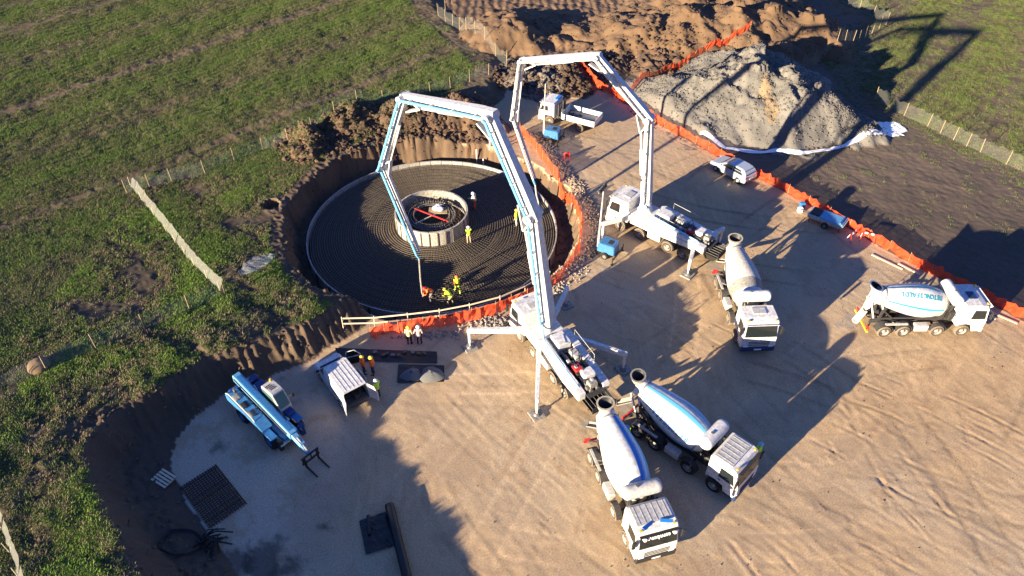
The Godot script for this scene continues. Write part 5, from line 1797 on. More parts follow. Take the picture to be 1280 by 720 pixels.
# ---------------------------------------------------------------- white tipper lorry
func tipper() -> void:
	var t := thing("tipper_lorry", "small white tipper lorry with open bed, parked by the clay lumps", "lorry", Vector3(4.3, 0, -69.2), heading(-62.0))
	var f := MB.new()
	for s in [-1, 1]:
		f.box(Vector3(-2.0, 0.72, 0.36 * s), Vector3(5.4, 0.2, 0.08))
	f.bar(Vector3(0, 0.44, -0.85), Vector3(0, 0.44, 0.85), 0.08).bar(Vector3(-3.3, 0.44, -0.85), Vector3(-3.3, 0.44, 0.85), 0.08)
	put("chassis", f, M.frame, t)
	for s in [-1, 1]:
		wheel(t, Vector3(0, 0.44, 0.9 * s), 0.44, 0.28, M.tyre_dusty, M.rim)
		wheel(t, Vector3(-3.3, 0.44, 0.82 * s), 0.44, 0.48, M.tyre_dusty, M.rim)
	var c := truck_cab(t, {"h": 2.7, "roof": "none", "bumper": M.white, "visor": M.white})
	c.scale = Vector3(0.84, 0.9, 0.88)
	c.position = Vector3(0.05, -0.05, 0)
	put("roof_light_bar", MB.new().soft(Vector3(-0.3, 2.48, 0.3), Vector3(0.4, 0.12, 1.0), 0.03), M.blue, t)
	var hb := MB.new()
	hb.beam(Vector3(-0.85, 0.8, -0.8), Vector3(-0.85, 2.3, -0.8), Vector3.BACK, 0.1, 0.1).beam(Vector3(-0.85, 0.8, 0.8), Vector3(-0.85, 2.3, 0.8), Vector3.BACK, 0.1, 0.1).beam(Vector3(-0.85, 2.3, -0.85), Vector3(-0.85, 2.3, 0.85), Vector3.UP, 0.1, 0.1)
	for i in 5:
		hb.bar(Vector3(-0.85, 0.9, -0.6 + 0.3 * i), Vector3(-0.85, 2.3, -0.6 + 0.3 * i), 0.025, -1.0, 5)
	put("headboard", hb, M.frame, t)
	put("crane_post", MB.new().soft(Vector3(-1.1, 1.3, -0.3), Vector3(0.4, 1.1, 0.5), 0.05).bar(Vector3(-1.1, 1.7, -0.3), Vector3(-1.1, 2.6, -0.2), 0.12), M.dark, t)
	put("bed_floor", MB.new().box(Vector3(-3.1, 1.0, 0), Vector3(3.5, 0.1, 2.1)), M.worn, t)
	for s in [-1, 1]:
		var w := put("side_board", MB.new().soft(Vector3(-3.1, 1.3, 1.06 * s), Vector3(3.5, 0.58, 0.07), 0.02), M.white, t)
		for i in 5:
			put("stake", MB.new().box(Vector3(-1.5 - 0.8 * i, 1.3, 1.115 * s), Vector3(0.07, 0.56, 0.05)), M.white, w)
	put("tail_board", MB.new().soft(Vector3(-4.86, 1.3, 0), Vector3(0.07, 0.58, 2.2), 0.02), M.white, t)
	put("front_board", MB.new().soft(Vector3(-1.34, 1.38, 0), Vector3(0.07, 0.74, 2.2), 0.02), M.white, t)
	put("tool_box", MB.new().soft(Vector3(-2.3, 0.62, 0.86), Vector3(0.8, 0.4, 0.4), 0.03), M.white, t)
	for i in 8:
		put("load_item", MB.new().soft(Vector3(-1.75 - 0.17 * i, 1.18 + 0.05 * (i % 3), -0.6 + 0.85 * ((i * 3) % 5) / 4.0), Vector3(0.42, 0.25, 0.3), 0.03, Basis(Vector3.UP, i * 0.7)), [M.worn, M.rust, M.dark, M.concrete][i % 4], t)
	put("load_planks", MB.new().box(Vector3(-3.9, 1.12, 0.3), Vector3(1.6, 0.1, 0.7), Basis(Vector3.UP, 0.1)), M.pale_wood, t)

# ---------------------------------------------------------------- mobile lighting towers
func light_tower(label: String, at: Vector3, az: float) -> void:
	var t := thing("light_tower", label, "light tower", at, heading(az), "blue lighting towers")
	var b := MB.new()
	b.prism([Vector2(-0.75, 0.45), Vector2(-0.72, 1.2), Vector2(-0.6, 1.34), Vector2(0.6, 1.34), Vector2(0.75, 1.15), Vector2(0.78, 0.45)], -0.55, 0.55, 0.07)
	var c := put("canopy", b, M.tower_blue, t)
	put("door", MB.new().soft(Vector3(0, 0.85, 0.556), Vector3(0.8, 0.6, 0.025), 0.01), M.tele_blue, c)
	put("vent", MB.new().box(Vector3(-0.2, 1.345, 0), Vector3(0.4, 0.02, 0.5)), M.dark, c)
	put("trailer_frame", MB.new().box(Vector3(0.2, 0.4, 0), Vector3(2.2, 0.1, 0.8)).bar(Vector3(1.2, 0.4, 0), Vector3(1.9, 0.42, 0), 0.05), M.frame, t)
	for s in [-1, 1]:
		wheel(t, Vector3(0, 0.3, 0.66 * s), 0.3, 0.2, M.tyre, M.rim)
		for x in [-0.85, 0.95]:
			var l := MB.new()
			l.beam(Vector3(x, 0.42, 0.35 * s), Vector3(x, 0.42, 1.05 * s), Vector3.UP, 0.08, 0.08)
			l.bar(Vector3(x, 0.7, 1.05 * s), Vector3(x, 0.04, 1.05 * s), 0.04)
			l.bar(Vector3(x, 0.04, 1.05 * s), Vector3(x, 0.0, 1.05 * s), 0.12, -1.0, 10)
			put("stabilizer", l, M.dark, t)
	var p := Vector3(0.5, 0.5, 0)
	var y := 0.5
	for i in 4:
		put("mast_section", MB.new().bar(Vector3(0.9, y, 0), Vector3(0.9, y + 1.5, 0), 0.11 - 0.018 * i, -1.0, 8), M.roof_grey, t)
		y += 1.38
	put("cross_arm", MB.new().beam(Vector3(0.9, y, -0.6), Vector3(0.9, y, 0.6), Vector3.UP, 0.06, 0.06), M.dark, t)
	for z in [-0.5, -0.17, 0.17, 0.5]:
		var l := put("lamp_head", MB.new().soft(Vector3(0.98, y + 0.12, z), Vector3(0.16, 0.24, 0.28), 0.03, Basis(Vector3.BACK, -0.5)), M.dark, t)
		put("lens", MB.new().box(Vector3(1.065, y + 0.07, z), Vector3(0.012, 0.2, 0.24), Basis(Vector3.BACK, -0.5)), M.lamp, l)

func build_vehicles() -> void:
	# mixers
	mixer("white mixer truck with a dark blue drum stripe and name sign above its windscreen", Vector3(7.45, 0, -22.1), 164.0, {"stripes": [[-30.0, -14.0, M.blue, 0.5, 4.9], [-62.0, -33.0, M.sky_blue, 0.5, 4.9], [50.0, 58.0, M.pale_blue, 0.5, 4.9]], "visor_text": "Pasquale", "tyre": M.tyre_dusty, "bumper": M.dark, "visor": M.black, "frame": M.frame, "tank": M.roof_grey})
	mixer("white mixer truck with light blue stripes and dark lettering on its drum, shaded wheels", Vector3(12.7, 0, -26.1), 134.0, {"stripes": [[2.0, 16.0, M.sky_blue, 0.5, 5.0], [-44.0, -22.0, M.sky_blue, 0.5, 5.0], [100.0, 112.0, M.sky_blue, 0.5, 5.0]], "text": ["BETONCIFALDI", 72.0, 1.1, 0.31, 0.42, M.letter_blue], "bumper": M.navy, "visor": M.dark})
	mixer("white mixer truck with a plain cement-grey drum, backed up to the rear pump", Vector3(17.1, 0, -37.7), 177.5, {"drum": M.drum_grey, "stripes": [[-180.0, 180.0, M.worn, 0.95, 1.75], [-180.0, 180.0, M.drum_white, 0.5, 0.95]], "roof": "hatch", "bumper": M.navy, "tyre": M.tyre_dusty, "rim": M.tyre_dusty, "visor": M.white, "tank": M.drum_white})
	mixer("white mixer truck with teal drum lettering and stripes, parked alone by the orange net", Vector3(32.3, 0, -39.3), 88.7, {"stripes": [[-4.0, 4.0, M.teal, 0.5, 4.8], [77.0, 85.0, M.teal, 0.5, 4.8]], "text": ["BETONCIFALDI", 36.0, 1.2, 0.25, 0.44, M.teal], "roof": "dark_hatch", "bumper": M.roof_grey, "visor": M.white, "hopper": M.white, "tyre": M.tyre_dusty, "loose": true})
	# pumps
	pump("white boom pump in front of the pit, its blue-piped boom reaching over the foundation", Vector3(2.3, 0, -36.9), -29.0,
		[[Vector3(0.6, 1.75, -0.9), Vector3(2.6, 0, -4.6), 1.75], [Vector3(0.6, 1.75, 0.9), Vector3(3.0, 0, 3.7), 1.75], [Vector3(-0.9, 1.7, -1.0), Vector3(-4.9, 0, -3.5), 1.6], [Vector3(-1.0, 1.7, 1.0), Vector3(-4.4, 0, 3.7), 1.6]],
		[Vector3(2.38, 3.0, -36.84), Vector3(1.38, 11.29, -37.57), Vector3(-1.15, 17.1, -39.40), Vector3(-6.79, 16.13, -43.5), Vector3(-9.02, 9.9, -45.13), Vector3(-6.93, 3.52, -43.61)], Vector3(-7.0, -1.0, -43.3),
		{"widths": [1.04, 0.92, 0.78, 0.56, 0.36], "tyre": M.tyre_dusty, "roof": "hatch", "bumper": M.white, "visor": M.white})
	pump("white boom pump behind the grey mixer, its boom folded high over the tipper lorry", Vector3(11.0, 0, -50.6), -50.0,
		[[Vector3(0.6, 1.75, -0.9), Vector3(1.8, 0, -3.3), 1.75], [Vector3(0.6, 1.75, 0.9), Vector3(2.4, 0, 3.4), 1.75], [Vector3(-5.2, 1.3, -0.8), Vector3(-5.9, 0, -2.6), 1.5], [Vector3(-5.2, 1.3, 0.8), Vector3(-5.9, 0, 2.6), 1.5]],
		[Vector3(11.0, 3.0, -50.6), Vector3(10.43, 10.42, -50.96), Vector3(6.47, 14.25, -53.43), Vector3(0.83, 12.28, -56.95), Vector3(0.2, 6.98, -57.35), Vector3(2.06, 1.6, -56.19)], Vector3(2.4, -1.2, -55.9),
		{"widths": [0.84, 0.74, 0.6, 0.44, 0.28], "tyre": M.tyre_dusty, "roof": "hatch", "bumper": M.white, "visor": M.white, "hose": M.roof_grey, "pipe": M.white})
	telehandler()
	van()
	car()
	tipper()
	light_tower("blue lighting tower beside the white tipper lorry", Vector3(4.0, 0, -65.2), -70.0)
	light_tower("blue lighting tower between the pit rim and the rear pump's cab", Vector3(7.8, 0, -47.4), -60.0)

# ---------------------------------------------------------------- things lying about
func mat_grid(t: Node3D, w: float, d: float, gap: float, r: float, m: Material, y := 0.03) -> void:
	var n := int(w / gap)
	for i in n + 1:
		put("bar", MB.new().bar(Vector3(-w * 0.5 + i * gap, y, -d * 0.5 - 0.06), Vector3(-w * 0.5 + i * gap, y, d * 0.5 + 0.06), r, -1.0, 4), m, t)
	n = int(d / gap)
	for i in n + 1:
		put("cross_bar", MB.new().bar(Vector3(-w * 0.5 - 0.06, y + r * 1.9, -d * 0.5 + i * gap), Vector3(w * 0.5 + 0.06, y + r * 1.9, -d * 0.5 + i * gap), r, -1.0, 4), m, t)

func flat_sheet(called: String, label: String, corners: Array, m: Material, y: float, fold := 0.03) -> MeshInstance3D:
	var b := MB.new()
	var n := 14
	var rows := []
	for i in n + 1:
		var row := []
		for j in n + 1:
			var p: Vector2 = corners[0].lerp(corners[1], i / float(n)).lerp(corners[3].lerp(corners[2], i / float(n)), j / float(n))
			row.append(on(p.x, p.y, y + fold * (0.5 + noise_c.get_noise_2d(p.x * 0.9, p.y * 0.9))))
		rows.append(row)
	for i in n:
		for j in n:
			b.quad(rows[i][j], rows[i + 1][j], rows[i + 1][j + 1], rows[i][j + 1])
	var o := put(called, b, m)
	tag(o, label, "sheet")
	return o

func build_site_items() -> void:
	# steel mesh on the shaded corner
	var t := thing("rebar_mesh", "square rusty steel mesh lying on the shaded platform corner", "steel mesh", Vector3(-17.7, 0.02, -24.85), deg_to_rad(-46.0))
	mat_grid(t, 3.7, 2.3, 0.17, 0.036, M.rust)
	mat_grid_second(t)
	# black mats behind the van
	flat_sheet("black_mat", "long black plastic mat with spacer blocks behind the van", [Vector2(-12.6, -36.9), Vector2(-5.3, -36.5), Vector2(-5.2, -35.4), Vector2(-12.0, -35.7)], M.pvc, 0.05)
	flat_sheet("black_mat", "black plastic sheet carrying two grey gravel heaps", [Vector2(-7.9, -35.3), Vector2(-4.7, -35.2), Vector2(-4.6, -33.7), Vector2(-7.8, -33.6)], M.pvc, 0.07)
	for p in [[-6.9, -34.3, 0.62], [-5.5, -34.3, 0.75]]:
		var b := MB.new()
		var rings := []
		for q in [[1.0, 0.0], [0.85, 0.1], [0.55, 0.24], [0.2, 0.33], [0.02, 0.35]]:
			var ring := []
			for j in 16:
				var a := TAU * j / 16
				var k: float = q[0] * p[2] * (1.0 + 0.12 * sin(a * 3.0 + p[0]) + 0.06 * sin(a * 7.0))
				ring.append(Vector3(cos(a) * k * 1.15, q[1] + 0.02 * sin(a * 5.0), sin(a) * k))
			rings.append(ring)
		b.loft(rings, true, true, false)
		var o := put("gravel_heap", b, mat(0.22, 0.225, 0.22, 0.95, 0.0, noise_tex(0.09, Color(0.45, 0.45, 0.45), Color(1, 1, 1), 256, 4, 16), 1.0))
		o.position = on(p[0], p[1], 0.09)
		tag(o, "larger grey gravel heap on the black sheet" if p[2] > 0.7 else "smaller grey gravel heap on the black sheet", "gravel")
	for i in 9:
		var s := put("spacer_block", MB.new().soft(Vector3.ZERO, Vector3(0.28, 0.14, 0.22), 0.03), M.yellow if i % 3 else M.concrete)
		s.material_override = mat(0.10, 0.09, 0.05, 0.9) if i % 3 else mat(0.15, 0.16, 0.16, 0.9)
		s.position = on(-9.6 + i * 0.42 + rng.randf_range(-0.12, 0.12), -36.25 + rng.randf_range(-0.2, 0.2), 0.14)
		s.rotation.y = rng.randf_range(-0.8, 0.8)
		tag(s, "small concrete spacer block in a row on the long black mat", "block", "spacer blocks on the black mat")
	# black sheet and pipe at the lower edge
	flat_sheet("black_sheet", "folded black plastic sheet beside the long black pipe", [Vector2(-8.8, -23.2), Vector2(-7.35, -23.8), Vector2(-6.45, -21.7), Vector2(-8.1, -21.1)], M.pvc, 0.05, 0.12)
	var pole := put("black_roll", MB.new().bar(Vector3(-0.05, 0, -0.45), Vector3(0.2, 0, 0.75), 0.1, -1.0, 10), M.pvc)
	pole.position = on(-8.25, -23.0, 0.22)
	tag(pole, "short black roll lying on the black plastic sheet", "roll")
	var pipe := MB.new()
	var ra := [0.27, 0.27, 0.22]
	var rings := []
	var pd := Vector3(1.9, 0, 5.6).normalized()
	var pa := Vector3.ZERO
	for q in [[0.0, 0.27], [6.2, 0.27], [6.2, 0.24], [0.0, 0.24]]:
		rings.append(pipe.ring(pa + pd * q[0], Vector3.UP, pd.cross(Vector3.UP), q[1], 16))
	rings.append(rings[0])
	pipe.loft(rings.slice(0, 2), true, false, false).loft(rings.slice(1, 3), false, false, false).loft(rings.slice(2, 4), true, false, false).loft(rings.slice(3, 5), false, false, false)
	var po := put("black_pipe", pipe, M.pvc)
	po.position = Vector3(-7.15, 0.28, -24.1)
	tag(po, "long thick black pipe lying on the platform", "pipe")
	# pallet, hose coil, tangle in the corner
	t = thing("pallet", "small wooden pallet on the shaded slope of the corner", "pallet", on(-20.9, -25.9, 0.05), deg_to_rad(-30.0))
	for i in 5:
		put("board", MB.new().box(Vector3(0, 0.12, -0.4 + 0.2 * i), Vector3(1.2, 0.03, 0.12)), M.pale_wood, t)
	for x in [-0.52, 0.0, 0.52]:
		put("bearer", MB.new().box(Vector3(x, 0.06, 0), Vector3(0.1, 0.09, 0.92)), M.wood, t)
	t = thing("hose_coil", "coil of black hose on the dark slope of the corner", "hose", on(-18.4, -21.6, 0.06))
	for k in 3:
		var path := []
		for j in 28:
			var a := TAU * j / 28
			var x := cos(a) * (1.0 + 0.06 * k)
			var z := sin(a) * (0.75 + 0.05 * k)
			path.append(Vector3(x, gh(-18.4 + x, -21.6 + z) - gh(-18.4, -21.6) + 0.05 + 0.05 * k, z))
		put("hose_loop", MB.new().tube(path, 0.04, 6, true), M.pvc, t)
	t = thing("scrap_tangle", "tangle of black hoses and bent bars beside the hose coil", "scrap", on(-16.8, -21.9, 0.1))
	for i in 16:
		var a := rng.randf() * TAU
		var e := Vector3(cos(a), 0, sin(a))
		var s := Vector3(rng.randf_range(-0.5, 0.5), rng.randf_range(0.05, 0.2), rng.randf_range(-0.4, 0.4))
		put("bent_bar", MB.new().tube([s - e * rng.randf_range(0.4, 0.8), s + Vector3(0, rng.randf_range(0.15, 0.5), 0), s + e * rng.randf_range(0.4, 0.9)], 0.045, 5), M.pvc, t)
	# shallow blue trailer by the orange net
	t = thing("tool_trailer", "low pale blue trailer with an open black box by the orange net", "trailer", Vector3(26.9, 0, -51.6), heading(128.0))
	put("tub", MB.new().prism([Vector2(-1.5, 0.4), Vector2(-1.55, 0.72), Vector2(1.55, 0.72), Vector2(1.5, 0.4)], -0.72, 0.72, 0.04), M.roof_grey, t)
	put("cover", MB.new().soft(Vector3(0.45, 0.76, 0), Vector3(2.0, 0.08, 1.3), 0.03), M.boom_blue, t)
	put("open_box", MB.new().soft(Vector3(-1.0, 0.78, 0), Vector3(0.8, 0.12, 1.1), 0.03), M.black, t)
	put("rolled_cover", MB.new().bar(Vector3(1.2, 0.86, -0.6), Vector3(1.2, 0.86, 0.6), 0.09), M.tele_blue, t)
	for s in [-1, 1]:
		wheel(t, Vector3(0.1, 0.28, 0.82 * s), 0.28, 0.18, M.tyre, M.rim)
		for x in [-1.3, 1.3]:
			put("prop", MB.new().bar(Vector3(x, 0.5, 0.6 * s), Vector3(x, 0.0, 0.66 * s), 0.035, -1.0, 6), M.dark, t)
	put("drawbar", MB.new().bar(Vector3(-1.5, 0.45, 0), Vector3(-2.4, 0.42, 0), 0.05), M.frame, t)
	var can := put("white_canister", MB.new().soft(Vector3(0, 0.25, 0), Vector3(0.45, 0.5, 0.35), 0.06), M.helmet_white)
	can.position = Vector3(25.1, 0, -53.2)
	tag(can, "white canister in front of the pale blue trailer's drawbar", "canister")
	can = put("blue_canister", MB.new().soft(Vector3(0, 0.25, 0), Vector3(0.5, 0.5, 0.4), 0.06), M.tele_blue)
	can.position = Vector3(25.5, 0, -54.0)
	tag(can, "blue canister near the pale blue trailer and the orange net", "canister")
	# striped barrier trestles
	var k := 0
	for p in [[28.3, -49.3, 0.7], [29.5, -49.1, -0.4]]:
		t = thing("barrier_trestle", ["red and white barrier trestle beside the blue trailer", "red and white barrier trestle leaning on the orange net"][k], "barrier", Vector3(p[0], 0, p[1]), p[2], "barrier trestles by the orange net")
		for i in 5:
			put("stripe_segment", MB.new().box(Vector3(-0.48 + 0.24 * i, 0.82, 0), Vector3(0.238, 0.14, 0.04)), M.helmet_white if i % 2 else M.red, t)
		for s in [-1, 1]:
			put("leg", MB.new().bar(Vector3(0.5 * s, 0.85, 0.03), Vector3(0.55 * s, 0.0, 0.3), 0.025, -1.0, 5), M.red, t)
			put("leg", MB.new().bar(Vector3(0.5 * s, 0.85, -0.03), Vector3(0.55 * s, 0.0, -0.3), 0.025, -1.0, 5), M.helmet_white, t)
		k += 1
	# red object by the rubble, boards by the net
	t = thing("red_barrier", "small red folding barrier at the rubble strip near the tipper lorry", "barrier", Vector3(5.2, 0, -61.6), 0.5)
	for s in [-1, 1]:
		put("frame", MB.new().tube([Vector3(-0.3, 0, 0.25 * s), Vector3(-0.25, 0.8, 0.04 * s), Vector3(0.25, 0.8, 0.04 * s), Vector3(0.3, 0, 0.25 * s)], 0.04, 6), M.red, t)
	put("plate", MB.new().box(Vector3(0, 0.5, 0.0), Vector3(0.5, 0.3, 0.06)), M.red, t)
	k = 0
	for q in [[36.2, -40.2, 2.6, 0.72], [35.2, -40.6, 2.0, 0.9], [30.2, -46.4, 2.6, 0.8], [31.6, -45.5, 1.8, 0.86]]:
		var o := put("plank", MB.new().soft(Vector3(0, 0.03, 0), Vector3(q[2], 0.05, 0.2), 0.01), M.pale_wood)
		o.position = on(q[0], q[1], 0.03)
		o.rotation.y = -q[3]
		tag(o, ["long pale plank along the orange net in front of the lone mixer's cab", "short pale plank in front of the lone mixer's cab", "long pale plank along the orange net between the trestles and the lone mixer", "short pale plank along the orange net between the trestles and the lone mixer"][k], "plank")
		k += 1
	var hut := put("white_box", MB.new().soft(Vector3(0, 0.3, 0), Vector3(0.9, 0.6, 0.6), 0.05), M.helmet_white)
	hut.position = on(6.6, -81.6, 0.0)
	tag(hut, "white box at the end of the orange net among the clods", "box")

# slanting second layer makes the sheet of steel read denser
func mat_grid_second(t: Node3D) -> void:
	var n := 10
	for i in n:
		put("lower_bar", MB.new().bar(Vector3(-1.75 + i * 0.38, -0.0, -1.15), Vector3(-1.75 + i * 0.38, -0.0, 1.15), 0.02, -1.0, 4), M.rust, t)

# ---------------------------------------------------------------- people
const REST := {"pelvis": Vector3(0, 0.96, 0), "chest": Vector3(0.0, 1.32, 0), "neck": Vector3(0.01, 1.50, 0), "head": Vector3(0.03, 1.62, 0), "crown": Vector3(0.02, 1.69, 0),
	"sl": Vector3(0, 1.43, -0.19), "sr": Vector3(0, 1.43, 0.19), "el": Vector3(0.0, 1.14, -0.26), "er": Vector3(0.0, 1.14, 0.26), "wl": Vector3(0.12, 0.90, -0.25), "wr": Vector3(0.12, 0.90, 0.25),
	"hl": Vector3(0, 0.93, -0.10), "hr": Vector3(0, 0.93, 0.10), "kl": Vector3(0.03, 0.51, -0.12), "kr": Vector3(0.03, 0.51, 0.12), "al": Vector3(-0.02, 0.09, -0.13), "ar": Vector3(-0.02, 0.09, 0.13), "tl": Vector3(0.16, 0.05, -0.16), "tr": Vector3(0.16, 0.05, 0.16)}
const POSES := {
	"stand": {},
	"hips": {"el": Vector3(-0.08, 1.18, -0.34), "wl": Vector3(0.08, 1.02, -0.2), "er": Vector3(-0.02, 1.14, 0.27), "wr": Vector3(0.16, 0.98, 0.2)},
	"bend": {"pelvis": Vector3(-0.12, 0.90, 0), "chest": Vector3(0.17, 1.16, 0), "neck": Vector3(0.32, 1.27, 0), "head": Vector3(0.42, 1.33, 0), "crown": Vector3(0.45, 1.39, 0), "sl": Vector3(0.26, 1.22, -0.19), "sr": Vector3(0.26, 1.22, 0.19), "el": Vector3(0.36, 0.96, -0.25), "er": Vector3(0.36, 0.96, 0.25), "wl": Vector3(0.55, 0.80, -0.14), "wr": Vector3(0.5, 0.74, 0.14), "hl": Vector3(-0.12, 0.88, -0.11), "hr": Vector3(-0.12, 0.88, 0.11), "kl": Vector3(0.10, 0.50, -0.16), "kr": Vector3(-0.02, 0.49, 0.16), "al": Vector3(0.05, 0.09, -0.19), "ar": Vector3(-0.16, 0.09, 0.19), "tl": Vector3(0.23, 0.05, -0.22), "tr": Vector3(0.02, 0.05, 0.22)},
	"reach": {"el": Vector3(0.22, 1.22, -0.22), "wl": Vector3(0.46, 1.15, -0.12), "er": Vector3(0.2, 1.18, 0.22), "wr": Vector3(0.42, 1.10, 0.1), "chest": Vector3(0.05, 1.31, 0), "neck": Vector3(0.09, 1.48, 0), "head": Vector3(0.13, 1.60, 0), "crown": Vector3(0.13, 1.67, 0)},
	"walk": {"kl": Vector3(0.18, 0.53, -0.10), "al": Vector3(0.26, 0.10, -0.10), "tl": Vector3(0.44, 0.07, -0.12), "kr": Vector3(-0.05, 0.51, 0.10), "ar": Vector3(-0.32, 0.14, 0.10), "tr": Vector3(-0.16, 0.05, 0.12), "el": Vector3(-0.12, 1.15, -0.25), "wl": Vector3(-0.10, 0.92, -0.24), "er": Vector3(0.1, 1.16, 0.25), "wr": Vector3(0.26, 0.96, 0.22)}}
# bone: from, to, radii, colour slot (0 trousers, 1 top, 2 skin, 3 boots, 4 sleeve)
const BONES := [["pelvis", "chest", 0.145, 0.155, 1], ["chest", "neck", 0.15, 0.075, 1], ["neck", "head", 0.055, 0.085, 2], ["head", "crown", 0.095, 0.10, 2],
	["chest", "sl", 0.11, 0.075, 1], ["chest", "sr", 0.11, 0.075, 1], ["sl", "el", 0.068, 0.052, 4], ["sr", "er", 0.068, 0.052, 4], ["el", "wl", 0.05, 0.036, 4], ["er", "wr", 0.05, 0.036, 4],
	["pelvis", "hl", 0.14, 0.11, 0], ["pelvis", "hr", 0.14, 0.11, 0], ["hl", "kl", 0.10, 0.068, 0], ["hr", "kr", 0.10, 0.068, 0], ["kl", "al", 0.066, 0.05, 0], ["kr", "ar", 0.066, 0.05, 0], ["al", "tl", 0.055, 0.042, 3], ["ar", "tr", 0.055, 0.042, 3]]
var pose_cache := {}

func capsule(p: Vector3, a: Vector3, b: Vector3, ra: float, rb: float) -> float:
	var ab := b - a
	var t := clampf((p - a).dot(ab) / maxf(ab.length_squared(), 1e-6), 0.0, 1.0)
	return p.distance_to(a + ab * t) - lerpf(ra, rb, t)

# smooth union of tapered capsules, meshed as surface nets; returns vertices, normals, indices and bone slots
func nets(bones: Array, cell: float, k: float) -> Dictionary:
	var lo := Vector3(1e9, 1e9, 1e9)
	var hi := -lo
	for b in bones:
		var r: float = maxf(b[2], b[3]) + cell * 3.0
		for p in [b[0], b[1]]:
			lo = lo.min(p - Vector3.ONE * r)
			hi = hi.max(p + Vector3.ONE * r)
	var n := Vector3i(((hi - lo) / cell).ceil()) + Vector3i.ONE
	var f := PackedFloat32Array()
	f.resize(n.x * n.y * n.z)
	f.fill(1.0)
	var slot := PackedInt32Array()
	slot.resize(f.size())
	var best := PackedFloat32Array()
	best.resize(f.size())
	best.fill(1.0)
	for b in bones:
		var r: float = maxf(b[2], b[3]) + cell * 2.5 + k
		var i0 := Vector3i(((b[0].min(b[1]) - Vector3.ONE * r - lo) / cell).floor()).clamp(Vector3i.ZERO, n - Vector3i.ONE)
		var i1 := Vector3i(((b[0].max(b[1]) + Vector3.ONE * r - lo) / cell).ceil()).clamp(Vector3i.ZERO, n - Vector3i.ONE)
		for z in range(i0.z, i1.z + 1):
			for y in range(i0.y, i1.y + 1):
				for x in range(i0.x, i1.x + 1):
					var d := capsule(lo + Vector3(x, y, z) * cell, b[0], b[1], b[2], b[3])
					var id := (z * n.y + y) * n.x + x
					if d < best[id]:
						best[id] = d
						slot[id] = b[4]
					var h := clampf(0.5 + 0.5 * (f[id] - d) / k, 0.0, 1.0)
					f[id] = lerpf(f[id], d, h) - k * h * (1.0 - h)
	var vid := {}
	var v := []
	var sl := []
	for z in n.z - 1:
		for y in n.y - 1:
			for x in n.x - 1:
				var base := (z * n.y + y) * n.x + x
				var sum := Vector3.ZERO
				var cnt := 0
				var s0 := f[base] < 0.0
				var mixed := false
				for q in 8:
					if (f[base + (q & 1) + ((q >> 1) & 1) * n.x + (q >> 2) * n.x * n.y] < 0.0) != s0:
						mixed = true
						break
				if not mixed:
					continue
				for e in EDGES:
					var fa := f[base + (e[0] & 1) + ((e[0] >> 1) & 1) * n.x + (e[0] >> 2) * n.x * n.y]
					var fb := f[base + (e[1] & 1) + ((e[1] >> 1) & 1) * n.x + (e[1] >> 2) * n.x * n.y]
					if (fa < 0.0) != (fb < 0.0):
						var t := fa / (fa - fb)
						var pa := Vector3(e[0] & 1, (e[0] >> 1) & 1, e[0] >> 2)
						var pb := Vector3(e[1] & 1, (e[1] >> 1) & 1, e[1] >> 2)
						sum += pa.lerp(pb, t)
						cnt += 1
				vid[base] = v.size()
				v.append(lo + (Vector3(x, y, z) + sum / cnt) * cell)
				sl.append(slot[base])
	var tris := []
	for z in range(1, n.z - 1):
		for y in range(1, n.y - 1):
			for x in range(1, n.x - 1):
				var id := (z * n.y + y) * n.x + x
				for ax in 3:
					var step: int = [1, n.x, n.x * n.y][ax]
					if (f[id] < 0.0) == (f[id + step] < 0.0):
						continue
					var u: int = [n.x, n.x * n.y, 1][ax]
					var w: int = [n.x * n.y, 1, n.x][ax]
					var a: int = vid.get(id, -1)
					var b: int = vid.get(id - u, -1)
					var c: int = vid.get(id - u - w, -1)
					var d: int = vid.get(id - w, -1)
					if a < 0 or b < 0 or c < 0 or d < 0:
						continue
					tris.append([a, b, c]); tris.append([a, c, d])
	var nrm := []
	for p in v:
		var g := Vector3.ZERO
		var q: Vector3 = (p - lo) / cell
		var i := Vector3i(q.round()).clamp(Vector3i.ONE, n - Vector3i(2, 2, 2))
		var id := (i.z * n.y + i.y) * n.x + i.x
		g = Vector3(f[id + 1] - f[id - 1], f[id + n.x] - f[id - n.x], f[id + n.x * n.y] - f[id - n.x * n.y])
		nrm.append(g.normalized())
	return {"v": v, "n": nrm, "t": tris, "s": sl}

const EDGES := [[0, 1], [2, 3], [4, 5], [6, 7], [0, 2], [1, 3], [4, 6], [5, 7], [0, 4], [1, 5], [2, 6], [3, 7]]

